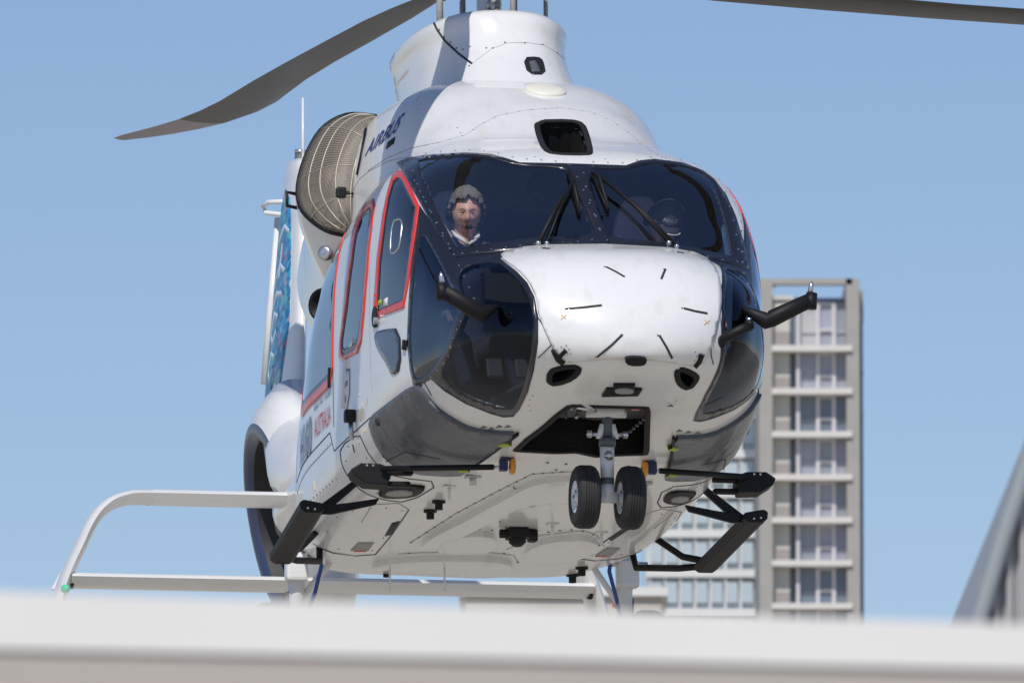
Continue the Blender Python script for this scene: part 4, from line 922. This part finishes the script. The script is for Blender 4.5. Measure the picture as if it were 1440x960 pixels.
# ------------------------------------------------------------------ main rotor
HUB = Vector((0, 3.72, 2.74))
mr = empty('rotor_head'); mr.parent = heli
one('mast', [M['greyband'], M['steel'], M['alu']], mr, lambda mb: (mb.tube([(0, 3.72, 2.2), (0, 3.72, 2.75)], .072, 24, 2), mb.lathe([(.10, -.04), (.11, 0), (.10, .04)], (0, 3.72, 2.42), (0, 0, 1), 24, 0), mb.lathe([(.2, -.05), (.22, 0), (.2, .05), (.05, .09)], HUB, (0, 0, 1), 30, 0), mb.lathe([(.001, -.035), (.04, -.02), (.045, 0), (.035, .02)], (.01, 3.62, 2.50), (0, -1, 0), 16, 1)))
for x, y, r in ((-.29, 3.72, .020), (.12, 3.62, .017), (.145, 3.66, .010), (.34, 3.75, .013), (-.1, 4.0, .018)):
    one('pitch_link', [M['placard']], mr, lambda mb: mb.tube([(x, y, 2.25), (x, y, 2.72)], r, 12))
def blade_mesh():
    # leading edge sweeps forward then back; span along +x, leading edge toward +y
    rs = [.45, .7, 1.0, 1.35, 1.8, 2.6, 3.4, 4.1, 4.6, 5.0, 5.4, 5.8, 6.1, 6.35, 6.55, 6.7]
    of = [0, 0, 0, 0, 0, .0, .0, .02, .055, .085, .08, .03, -.05, -.14, -.23, -.31]
    ch = [.14, .15, .17, .26, .31, .32, .32, .33, .35, .37, .37, .34, .30, .25, .19, .10]
    V_ = []; c_ = 10
    for r, o, c in zip(rs, of, ch):
        tw = R(9-9*r/6.7)
        for k in range(2*c_):
            u = k/c_ if k < c_ else 2-k/c_; s_ = 1 if k < c_ else -1; th = (.045 if r < 1.1 else .030)*(c/.45)**.5
            yy = o+c*.3-u*c; zz_ = s_*th*1.7*(math.sqrt(u)-u**1.8)+.4*th; V_.append((r, yy*math.cos(tw)-zz_*math.sin(tw), yy*math.sin(tw)+zz_*math.cos(tw)+ r*math.tan(CONE)+.006*r*r*.3))
    n2 = 2*c_; F = [[i*n2+j, i*n2+(j+1) % n2, (i+1)*n2+(j+1) % n2, (i+1)*n2+j] for i in range(len(rs)-1) for j in range(n2)]+[list(range(n2))[::-1], list(range((len(rs)-1)*n2, len(rs)*n2))]
    me = bpy.data.meshes.new('rotor_blade'); me.from_pydata(V_, [], F); me.materials.append(M['blade']); me.materials.append(M['bladetip']); me.materials.append(mat('blade_stripe', (.30, .24, .04), .5))
    mi = [0]*len(me.polygons)
    for i in range(len(rs)-1):
        if rs[i] >= 5.75: 
            for j in range(n2): mi[i*n2+j] = 1
    me.polygons.foreach_set('material_index', mi); me.polygons.foreach_set('use_smooth', [True]*len(me.polygons)); me.update()
    bm = bmesh.new(); bm.from_mesh(me); bmesh.ops.recalc_face_normals(bm, faces=bm.faces); bm.to_mesh(me); bm.free(); me.set_sharp_from_angle(angle=R(60)); return me
CONE = R(2.2); BAZ = 6.2
bme = blade_mesh()
for k in range(5):
    a = R(90+BAZ)+k*R(72)            # 90 deg = straight aft
    b = bpy.data.objects.new('rotor_blade', bme); C.objects.link(b); b.parent = heli
    b.location = HUB; b.rotation_euler = (0, 0, a); b.scale = (1, -1, 1)
    one('blade_cuff', [M['greyband']], b, lambda mb: mb.tube([(.15, 0, .01), (.5, 0, .02), (1.0, 0, .04)], [.09, .07, .05], 16, flat=.6))
(lambda *a: None)('blade tip px', to_px([HUB+Vector((6.7*math.cos(R(90+BAZ)), 6.7*math.sin(R(90+BAZ)), 6.7*math.tan(CONE)))]), to_px([HUB]), to_px([HUB+Vector((6.7*math.cos(R(18+BAZ)), 6.7*math.sin(R(18+BAZ)), 6.7*math.tan(CONE)))]))

# ------------------------------------------------------------------ cockpit interior
seatprof = [(-.02, .0), (.0, .08), (.05, .12), (.11, .10)]
def seat(cx):
    s_ = empty('crew_seat'); s_.parent = heli
    one('backrest', [M['lining'], M['seat']], s_, lambda mb: mb.box((cx, 2.03, .38), (.46, .12, .75), 0, Matrix.Rotation(R(8), 3, 'X'), bev=.05))
    one('seat_pan', [M['lining']], s_, lambda mb: mb.box((cx, 1.72, .02), (.46, .55, .14), 0, bev=.05))
    hr = [(-.16, -.17), (-.13, .04), (-.09, .14), (-.03, .17), (.05, .17), (.11, .13), (.15, .03), (.17, -.17), (.0, -.19)]
    one('headrest', [M['seat']], s_, lambda mb: mb.prism([(cx-.075+a, 1.86, .87+b) for a, b in smoothpoly(hr, 1)], (0, .09, 0)), bevel=.02)
for cx in (-.54, .54): seat(cx)
one('instrument_panel', [M['lining'], mat('coaming', (.06, .065, .08), .7)], heli, lambda mb: (mb.prism([(-.60, .98, .42), (-.4, .92, .50), (.4, .92, .50), (.60, .98, .42), (.6, .95, .08), (-.6, .95, .08)], (0, .10, 0), 0), mb.prism([(-.58, .94, .43), (-.38, .86, .515), (.38, .86, .515), (.58, .94, .43), (.58, 1.22, .42), (.38, 1.22, .50), (-.38, 1.22, .50), (-.58, 1.22, .42)], (0, 0, .02), 1)), bevel=.01)
one('centre_console', [M['lining']], heli, lambda mb: mb.box((0, 1.55, -.05), (.26, .9, .4), 0, bev=.02))
one('cabin_bulkhead', [M['lining']], heli, lambda mb: mb.box((0, 2.75, .35), (1.9, .02, 1.5), 0))
one('cockpit_floor', [mat('cockpit_floor', (.17, .17, .175), .8, noise=(8, .4))], heli, lambda mb: mb.prism([(-.38, .25, -.26), (.38, .25, -.26), (.62, .95, -.33), (.85, 2.7, -.40), (-.85, 2.7, -.40), (-.62, .95, -.33)], (0, 0, -.02)))
one('rudder_pedals', [M['greyband'], M['placard']], heli, lambda mb: [mb.box((x, .64, -.20), (.09, .03, .12), 0, Matrix.Rotation(R(-25), 3, 'X'), bev=.01) for x in (-.62, -.46, .46, .62)])
one('overhead_panel', [M['lining']], heli, lambda mb: mb.box((0, 1.75, 1.10), (.30, .5, .06), 0, bev=.02))

# ------------------------------------------------------------------ the two crew members
M['skin'] = mat('skin', (.80, .46, .36), .5, noise=(14, .12)); M['skind'] = mat('lips', (.38, .15, .12), .5); M['hair'] = mat('grey_hair', (.25, .23, .21), .8, noise=(90, .5), bump=(160, 1, .012))
M['hairb'] = mat('dark_hair', (.08, .06, .05), .7, noise=(60, .3)); M['shirt'] = mat('navy_jacket', (.05, .06, .12), .8, noise=(30, .2)); M['collar'] = mat('white_collar', (.8, .8, .8), .7)
M['cap'] = mat('black_cap', (.035, .035, .04), .75); M['eye'] = mat('eye', (.03, .02, .02), .2); M['browm'] = mat('brow', (.24, .18, .15), .8)
def head_vertices(nu=64, nv=48):
    P = []; 
    def g(x, z, cx, cz, sx_, sz): return math.exp(-((x-cx)/sx_)**2-((z-cz)/sz)**2)
    for i in range(nv+1):
        ph = math.pi*i/nv
        for j in range(nu):
            th = 2*math.pi*j/nu; x = math.sin(ph)*math.sin(th); y = -math.sin(ph)*math.cos(th); z = math.cos(ph)
            zz_ = z; wx = .083*(1-.17*max(0, -z)**1.5)*(1 if z < .2 else 1-.02*z); dy = .098; dz = .125
            X = x*wx; Y = y*dy*(1 if y < 0 else 1.0)*(1-.10*max(0, -z)*(y > 0)); Z = z*dz
            if y < 0:     # face
                f = (-y)**1.0; fx, fz = X, Z
                Y -= .0; d = 0
                d += .030*g(fx, fz, 0, -.030, .013, .020)+.018*g(fx, fz, 0, -.004, .010, .030)      # nose
                d += .008*g(fx, fz, .0, .030, .05, .014)                                             # brow
                d -= .008*(g(fx, fz, -.031, .008, .017, .012)+g(fx, fz, .031, .008, .017, .012))      # sockets
                d += .006*(g(fx, fz, -.04, -.022, .018, .018)+g(fx, fz, .04, -.022, .018, .018))      # cheeks
                d += .006*g(fx, fz, 0, -.066, .024, .010)-.006*g(fx, fz, 0, -.0655, .024, .0025)      # lips
                d -= .006*g(fx, fz, 0, -.083, .03, .006); d += .010*g(fx, fz, 0, -.104, .024, .016)   # chin
                Y -= d*f**.6
                Y = max(Y, -.13)
            P.append((X, Y, Z))
    F = [[i*nu+j, i*nu+(j+1) % nu, (i+1)*nu+(j+1) % nu, (i+1)*nu+j] for i in range(nv) for j in range(nu)]
    return P, F
def skinned(name, edges_pts, parent, mt, sub=2, extra=None, voxel=None):
    # edges_pts: list of chains [(co, r), ...]
    mb = MB()
    for ch in edges_pts:
        pts = [Vector(c) for c, r in ch]; rs = [r for c, r in ch]; 
        P = [pts[0]-(pts[1]-pts[0]).normalized()*rs[0]*.7]+pts+[pts[-1]+(pts[-1]-pts[-2]).normalized()*rs[-1]*.7]
        mb.tube(P, [rs[0]*.55]+rs+[rs[-1]*.55], 20)
    if extra: mb.add(*extra)
    o = mb.build(name, [mt], parent)
    if voxel:
        r = o.modifiers.new('r', 'REMESH'); r.mode = 'VOXEL'; r.voxel_size = voxel; r.use_smooth_shade = True
        s_ = o.modifiers.new('s', 'SMOOTH'); s_.iterations = 3; s_.factor = .5
    return o
def hand_chains(w, d, sxx):          # wrist, pointing direction; four fingers and a thumb, slightly curled
    d = Vector(d).normalized(); sd = Vector((1, 0, 0)); sd = (sd-d*sd.dot(d)).normalized(); nn = d.cross(sd)
    if nn.z > 0: nn = -nn
    out = [[(w, .026), (w+d*.04, .030), (w+d*.085, .028)], [(w+d*.035-sd*.022, .022), (w+d*.085-sd*.026, .016)], [(w+d*.035+sd*.022, .022), (w+d*.085+sd*.026, .016)]]
    for k, (o_, L) in enumerate(zip((-.031, -.010, .011, .031), (.066, .078, .072, .056))):
        b = w+d*.085+sd*o_; p1 = b+d*L*.42+nn*.006; p2 = p1+d*L*.25+nn*.018; p3 = p2+d*L*.1+nn*.020; out.append([(b, .0095), (p1, .009), (p2, .0085), (p3, .0075)])
    t0 = w+d*.03-sd*.03*sxx; out.append([(t0, .013), (t0-sd*.028*sxx+d*.025, .011), (t0-sd*.036*sxx+d*.052+nn*.01, .009)])
    return out
def person(cx, cy, cz, headrot, label, cap=False, sc=.98):
    p = empty('person'); p.matrix_world = HM @ Matrix.Translation((cx, cy, cz)); p['label'] = label; p['category'] = 'person'; p['group'] = 'flight crew behind the windscreen'
    Rh = Euler(headrot, 'XYZ').to_matrix(); hv, hf = head_vertices(); hv = [Rh @ (Vector(v)*sc) for v in hv]
    b = lambda x, y, z: Vector((x, y, z))
    sh = -.27
    chains = [[(b(0, .05, -.02), .062), (b(0, .06, -.16), .058), (b(0, .09, -.24), .07)]]
    hands = []
    for s_ in (-1, 1):
        w = b(s_*.20, -.42, -.66); hands += hand_chains(w, (-.1*s_, -1, -.15), s_); chains += [[(b(s_*.22, -.22, -.68), .036), (w, .027)]]
    ears = []
    body = skinned('body', chains+hands+[[(Rh @ b(s_*.084*sc, .01, -.018), .012), (Rh @ b(s_*.092*sc, .02, .010), .014)] for s_ in (-1, 1)]+[[(b(0, .1, -.3), .1), (b(0, .12, -.62), .12)]], p, M['skin'], extra=(hv, hf), voxel=.0055)
    # clothing: jacket with sleeves, trousers
    jk = [[(b(0, .085, -.125), .070), (b(0, .10, -.22), .11), (b(0, .11, -.30), .14), (b(0, .11, -.38), .16), (b(0, .12, -.55), .165), (b(0, .12, -.78), .16)], [(b(-.18, .10, -.23), .075), (b(0, .1, -.20), .085), (b(.18, .10, -.23), .075)]]
    for s_ in (-1, 1): jk.append([(b(s_*.19, .10, -.26), .075), (b(s_*.25, .05, -.58), .058), (b(s_*.235, -.10, -.67), .050), (b(s_*.205, -.38, -.66), .038)])
    skinned('jacket', jk, p, M['shirt'], voxel=.012)
    tr = [[(b(s_*.10, .1, -.82), .10), (b(s_*.15, -.35, -.80), .085), (b(s_*.15, -.50, -.84), .070), (b(s_*.14, -.72, -1.12), .05)] for s_ in (-1, 1)]
    skinned('trousers', tr, p, M['shirt'], voxel=.014)
    one('collar', [M['collar']], p, lambda mb: (mb.tube([b(-.074, .04, -.10), b(-.062, -.01, -.135), b(-.03, -.04, -.165), b(0, -.045, -.19)], [.008, .012, .012, .008], 8), mb.tube([b(.074, .04, -.10), b(.062, -.01, -.135), b(.03, -.04, -.165), b(0, -.045, -.19)], [.008, .012, .012, .008], 8)))
    H = lambda x, y, z: Rh @ (Vector((x, y, z))*sc)
    # hair cap from the head shape
    if not cap:
        hb = []; idx = {}; fs = []
        ff = []
        raw, _ = head_vertices()
        for k, v in enumerate(raw):
            x, y, z = v; line = .074+.007*math.sin(x*90+1)+.004*math.sin(x*260) if y < -.045 else (.010 if y < .02 else -.06)
            if -.06 < y < -.02: line = .045
            if z > line: idx[k] = len(hb); q = Vector(v); n_ = q.normalized(); l = .011+.0025*math.sin(x*140+y*60)*math.cos(y*110)+.0015*math.sin(x*310+z*90)+(.006 if z > .08 else 0); hb.append(Rh @ ((q+n_*l)*sc))
        ff = [[idx[i] for i in f] for f in hf if all(i in idx for i in f)]
        o = one('hair', [M['hair']], p, lambda mb: mb.add(hb, ff)); s_ = o.modifiers.new('s', 'SOLIDIFY'); s_.thickness = -.014
    else:
        hb = []; idx = {}; raw, _ = head_vertices()
        for k, v in enumerate(raw):
            if v[2] > .028: idx[k] = len(hb); q = Vector(v); hb.append(Rh @ ((Vector((q.x*1.12, q.y*1.10, q.z*1.10)))*sc))
        ff = [[idx[i] for i in f] for f in hf if all(i in idx for i in f)]
        cp = one('cap', [M['cap']], p, lambda mb: mb.add(hb, ff)); s_ = cp.modifiers.new('s', 'SOLIDIFY'); s_.thickness = .006
        def brim(mb):
            n_ = 15; V_ = []
            for j in range(n_):
                a = R(-62+124*j/(n_-1)); x = math.sin(a)*.085; y0 = -math.cos(a)*.098
                for t in (0, .5, 1): V_.append(H(x*(1-.0*t), y0-t*.085*math.cos(a)**.5, .034-.012*t-.020*(abs(x)/.085)**2))
            mb.add(V_, [[i*3+j, i*3+j+1, (i+1)*3+j+1, (i+1)*3+j] for i in range(n_-1) for j in range(2)])
        o = one('cap_brim', [M['cap']], p, brim); o.modifiers.new('s', 'SOLIDIFY').thickness = .006
        one('brim_piping', [M['pale']], p, lambda mb: mb.tube([H(math.sin(a)*.086, -math.cos(a)*.098-.006-.087*math.cos(a)**.5, .026-.020*(abs(math.sin(a)*.085)/.085)**2) for a in [R(-58+116*j/16) for j in range(17)]], .004, 6))
        V_, F_ = text_faces('AIRBUS', .02); pts = []
        for u, v in V_: a = R(-28+56*u); pts.append(H(math.sin(a)*.090, -math.cos(a)*.112, .058+.024*v))
        one('cap_lettering', [M['pale']], p, lambda mb: mb.add(pts, F_, 0, False))
        o = one('hair', [M['hairb']], p, lambda mb: mb.lathe([(.088*sc, -.02), (.090*sc, .03), (.086*sc, .05)], H(0, .012, -.005), Rh @ Vector((0, 0, 1)), 32))
    for s_ in (-1, 1):
        one('eye', [M['eye']], p, lambda mb: mb.tube([H(s_*.018, -.093, .006), H(s_*.031, -.0985, .006), H(s_*.044, -.092, .006)], [.001, .0028, .001], 8))
        one('eyebrow', [M['browm']], p, lambda mb: mb.tube([H(s_*.014, -.104, .026), H(s_*.030, -.103, .031), H(s_*.048, -.092, .026)], [.001, .002, .001], 8))
    one('lips', [M['skind']], p, lambda mb: mb.tube([H(-.024, -.092, -.067), H(0, -.101, -.066), H(.024, -.092, -.067)], [.002, .0048, .002], 8))
    hs = one('headset', [M['blackmatte'], M['steel']], p, lambda mb: (
        [mb.lathe([(.001, .022), (.028, .022), (.036, .012), (.038, -.004), (.03, -.016)], H(s_*.094, .012, -.012), Rh @ Vector((s_, .1, 0)), 24) for s_ in (-1, 1)],
        mb.tube([H(math.sin(a)*.108, .008, math.cos(a)*.145) for a in [R(-88+176*j/18) for j in range(19)]], .0065, 10),
        mb.tube([H(math.sin(a)*.110, .002, math.cos(a)*.148) for a in [R(-60+120*j/18) for j in range(19)]], .0022, 6, 1),
        mb.tube([H(.098, .0, -.03), H(.09, -.05, -.065), H(.05, -.098, -.078), H(.012, -.118, -.072)], .003, 8), mb.tube([H(.022, -.114, -.074), H(-.008, -.122, -.068)], [.013, .013], 12)))
    return p
person(-.585, 1.53, .845, (R(16), 0, R(-8)), 'grey haired pilot in headset and navy jacket looking down behind the left windscreen', False)
person(.545, 1.56, .83, (R(42), R(8), R(4)), 'crew member with head bowed under a black cap behind the right windscreen', True)

# ------------------------------------------------------------------ foreground roof edge, close to the camera
def flatmat(n, c, r=.6, **k): return mat(n, c, r, **k)
M['roofw'] = mat('roof_flashing', (.77, .755, .725), .5, noise=(3, .05)); M['roofb'] = mat('roof_wall_render', (.44, .40, .365), .8, noise=(5, .06)); M['shadow'] = mat('shadow_line_tone', (.16, .14, .12), .8)
re_ = empty('roof_edge', (0, 0, 0)); tag(re_, 'white flat roof edge with a beige wall under it crossing the bottom of the photo', 'roof')
D0 = 13.5
def band(name, mt, top, bot, y, thick=.5, ext=.55):
    # top/bot: (pixel y at x=0, pixel y at x=1440); a long fascia board
    a = wpt(0, top[0], y); b = wpt(1440, top[1], y); c = wpt(0, bot[0], y) if bot else None; d = wpt(1440, bot[1], y) if bot else None
    e = (b-a); a2 = a-e*ext; b2 = b+e*ext
    if bot: e2 = d-c; c2 = c-e2*ext; d2 = d+e2*ext
    else: c2 = Vector((a2.x, a2.y, 0)); d2 = Vector((b2.x, b2.y, 0))
    return one(name, [mt], re_, lambda mb: mb.prism([a2, b2, d2, c2], (0, thick, 0)), smooth=False)
band('fascia', M['roofw'], (831, 877), (912, 941), D0, 3.0)
band('shadow_line', M['shadow'], (912, 941), (917, 946), D0+.012, 2.9)  # dark strip stands in for the shadow line below the flashing
band('wall', M['roofb'], (917, 946), None, D0+.006, 2.85)

# ------------------------------------------------------------------ right hand hall with a curved gable edge
hall = empty('curved_hall', (0, 0, 0)); tag(hall, 'blurred grey hall wall with a curved roof edge at the right of the frame', 'building')
DH = 27.0
M['clad'] = mat('grey_cladding', (.36, .37, .39), .5); M['trim'] = mat('hall_edge_trim', (.30, .33, .345), .45)
ec = [(1440, 585), (1423, 640), (1409, 685), (1395, 725), (1380, 772), (1366, 820), (1352, 868), (1338, 920), (1320, 990)]
P3 = [wpt(x, y, DH) for x, y in ec]; P0 = P3[0]; up_ = [wpt(1458, 535, DH), wpt(1490, 470, DH), wpt(1540, 400, DH), wpt(1640, 330, DH), wpt(1800, 290, DH)]
edge = up_[::-1]+P3; edge.append(Vector((edge[-1].x-.15, DH, 0)))
far = Vector((edge[0].x, DH, 0))
wob = [edge[k] for k in range(len(edge))]
one('wall', [M['clad'], M['seam']], hall, lambda mb: (mb.prism([v+Vector((.03, .05, 0)) for v in wob]+[far+Vector((0, .05, 0))], (0, 12, 0)), [mb.box((wpt(1386+k*22, 800, DH).x, DH+.045, 1.9), (.012, .02, 6.5 if k > 3 else 1.0+k*.0), 0) for k in range(0)]), smooth=False)
def ribs(mb):
    for k in range(24):
        x = wpt(1362+k*19, 800, DH+.04).x
        # height of the curve at this x
        zt_ = None
        for a, b in zip(wob, wob[1:]):
            if min(a.x, b.x) <= x <= max(a.x, b.x) and a.x != b.x: t = (x-a.x)/(b.x-a.x); zt_ = a.z+(b.z-a.z)*t; break
        if zt_: mb.box((x, DH+.04, (zt_-.08)/2), (.014, .03, zt_-.08), 0)
one('cladding_rib', [mat('rib_warm', (.40, .39, .385), .5)], hall, ribs, smooth=False)
one('roof_edge_trim', [M['trim'], M['line']], hall, lambda mb: (mb.tube([v+Vector((.045, .0, 0)) for v in wob], .022, 12)))

# ------------------------------------------------------------------ apartment tower and its neighbours
DT = 750.0
def bxw(mb, x0, x1, y0, y1, d0, d1, mi=0):          # pixel rectangle to a box between two distances, corners kept vertical
    a = wpt(x0, y1, DT); b = wpt(x1, y0, DT); mb.box(((a.x+b.x)/2, DT+(d0+d1)/2, (a.z+b.z)/2), (b.x-a.x, d1-d0, b.z-a.z), mi)
M['conc'] = mat('tower_concrete', (.36, .345, .32), .8, noise=(.6, .12)); M['slab'] = mat('balcony_slab', (.66, .63, .59), .8, noise=(.8, .06)); M['pl'] = mat('panel_pale', (.56, .56, .50), .6, noise=(.5, .08)); M['pd'] = mat('panel_taupe', (.33, .30, .29), .7)
M['mul'] = mat('white_mullion', (.62, .60, .62), .6)
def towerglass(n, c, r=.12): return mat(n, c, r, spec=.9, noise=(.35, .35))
M['tg'] = towerglass('tower_glass', (.36, .37, .44), .3); M['tg2'] = towerglass('tower_glass_dark', (.16, .20, .25), .3); M['tside'] = mat('side_glazing', (.03, .06, .13), .2, spec=.9, noise=(.3, .4))  # tower_glass base lightened: distance haze and sky reflection in its colour, curtains too
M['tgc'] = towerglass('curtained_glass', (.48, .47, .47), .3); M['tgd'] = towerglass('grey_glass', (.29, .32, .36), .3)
tw = empty('apartment_tower', (0, DT, 0)); tag(tw, 'slender grey apartment tower with pale balcony slabs on every storey behind the helicopter', 'building')
def P_(name, mts, fn, **k): o = one(name, mts, None, fn, **k); o.parent = tw; o.matrix_parent_inverse = Matrix.Translation((0, -DT, 0)); return o
ytop = 393; ybotpx = 2700
P_('frame', [M['conc']], lambda mb: (bxw(mb, 1073, 1085.5, ytop, ybotpx, -.5, 14), bxw(mb, 1198, 1208, ytop, ybotpx, -.5, 14), bxw(mb, 1085.5, 1198, ytop, 401, -.5, .4), bxw(mb, 1085.5, 1198, ytop, 401, 12, 14), bxw(mb, 1208, 1215, 404, 448, 1.5, 14)), smooth=False)
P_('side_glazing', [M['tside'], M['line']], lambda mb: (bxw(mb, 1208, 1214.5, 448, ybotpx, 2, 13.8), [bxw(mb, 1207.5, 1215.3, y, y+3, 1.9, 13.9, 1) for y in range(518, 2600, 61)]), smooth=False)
P_('core', [M['pd']], lambda mb: bxw(mb, 1086, 1197.5, 418, ybotpx, 1.4, 13.5), smooth=False)
floors = [491+60.3*k for k in range(0, 34)]
rt = random.Random(5)
prev = 424
for k, yf in enumerate(floors[:34]):
    P_('balcony_slab', [M['slab']], lambda mb: bxw(mb, 1085.2, 1198.2, yf-4, yf+4, -.75, 1.2), smooth=False)
    y0, y1 = (prev, yf-4.5); h_ = y1-y0
    P_('wall_panel', [M['pl'], M['pd']], lambda mb: (bxw(mb, 1086, 1111, y0, y0+h_*.66, .5, 1.3), bxw(mb, 1086, 1111, y0+h_*.66, y1, .3, 1.3, 1)), smooth=False)
    dk = k in (6, ) or rt.random() < .12
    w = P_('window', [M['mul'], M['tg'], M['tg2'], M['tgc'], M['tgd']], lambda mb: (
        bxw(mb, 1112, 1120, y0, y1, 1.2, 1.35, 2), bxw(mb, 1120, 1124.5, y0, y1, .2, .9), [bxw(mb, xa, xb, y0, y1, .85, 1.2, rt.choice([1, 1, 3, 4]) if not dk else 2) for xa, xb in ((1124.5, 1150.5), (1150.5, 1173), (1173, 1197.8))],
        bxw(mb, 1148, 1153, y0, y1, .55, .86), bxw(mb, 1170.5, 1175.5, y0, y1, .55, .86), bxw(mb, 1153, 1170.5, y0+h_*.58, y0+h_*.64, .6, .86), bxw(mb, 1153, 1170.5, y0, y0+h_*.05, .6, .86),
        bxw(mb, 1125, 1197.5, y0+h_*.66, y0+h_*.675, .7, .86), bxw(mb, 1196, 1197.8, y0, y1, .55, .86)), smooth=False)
    prev = yf+4.5
P_('roof_plant', [M['slab'], M['tside']], lambda mb: (bxw(mb, 1086, 1118, 408, 418, 3, 9, 0), bxw(mb, 1118, 1190, 403, 417, 6, 10, 1), bxw(mb, 1088, 1093, 384, 393, 3, 4.5, 0)), smooth=False)
# paler glazed block standing behind it
t2 = empty('glazed_block', (0, DT+60, 0)); tag(t2, 'pale blue glazed high rise mostly hidden between the helicopter and the slender tower', 'building')
M['g2'] = mat('block_glass', (.50, .57, .59), .15, spec=.8, noise=(.25, .25)); M['w2'] = mat('block_band', (.66, .66, .64), .7, noise=(.5, .08))
def Q_(name, mts, fn): o = one(name, mts, None, fn, smooth=False); o.parent = t2; o.matrix_parent_inverse = Matrix.Translation((0, -DT-60, 0)); return o
Q_('facade', [M['g2']], lambda mb: bxw(mb, 925, 1110, 408, 2700, 61, 80))
Q_('parapet', [M['w2']], lambda mb: bxw(mb, 1059, 1073.5, 395, 430, 40, 60))
for k in range(28): Q_('storey_band', [M['w2']], lambda mb: bxw(mb, 924, 1110.5, 432+60.3*k, 444+60.3*k, 60.3, 61.2))
for k in range(28): Q_('window_row', [mat('block_window', (.47, .54, .57), .2, spec=.7), M['w2']], lambda mb: ([bxw(mb, x, x+17, 450+60.3*k, 482+60.3*k, 60.6, 61.1) for x in range(931, 1100, 23)], [bxw(mb, x, x+3, 444+60.3*k, 492+60.3*k, 60.5, 61.05, 1) for x in range(928, 1104, 23)]))
lb = empty('low_block', (0, 500, 0)); tag(lb, 'low sand coloured block just showing above the roof edge under the helicopter belly', 'building')
def low(mb):
    a = wpt(655, 900, 500); b = wpt(930, 838, 500); mb.box(((a.x+b.x)/2, 508, b.z/2), (b.x-a.x, 16, b.z), 0); mb.box(((a.x+b.x)/2, 508, b.z+.2), (b.x-a.x+.6, 16.6, .4), 1)
o = one('facade', [mat('low_block_render', (.46, .42, .37), .8, noise=(.3, .3)), M['w2']], None, low, smooth=False); o.parent = lb; o.matrix_parent_inverse = Matrix.Translation((0, -500, 0))

# ------------------------------------------------------------------ ground
mb = MB(); mb.add([(-9000, -6000, 0), (9000, -6000, 0), (9000, 14000, 0), (-9000, 14000, 0)], [[0, 1, 2, 3]])
tag(mb.build('ground', [mat('concrete_apron', (.46, .415, .34), .85, noise=(.05, .15))], smooth=False), kind='structure')
for o in C.objects:
    if o.type == 'MESH': o.data.update()

# two blocks behind the camera: the photo shows them only as reflections in the quarter windows
for bx, by, bw, bd, bh, nm, lab in ((-46, -190, 22, 18, 62, 'mirrored_tower', 'tall banded tower seen only as a reflection in the tinted cockpit quarter window'), (-100, -230, 60, 20, 24, 'mirrored_low_block', 'long low grey block seen only as a reflection in the chin glass')):
    e = empty(nm, (bx, by, 0)); tag(e, lab, 'building')
    one('wall', [M['conc']], e, lambda mb: mb.box((0, 0, bh/2), (bw, bd, bh), 0), smooth=False)
    for k in range(int(bh/3.2)-1): one('window_row', [M['tg2']], e, lambda mb: mb.box((0, 0, 3+k*3.2), (bw+.2, bd+.2, 1.7), 0), smooth=False)
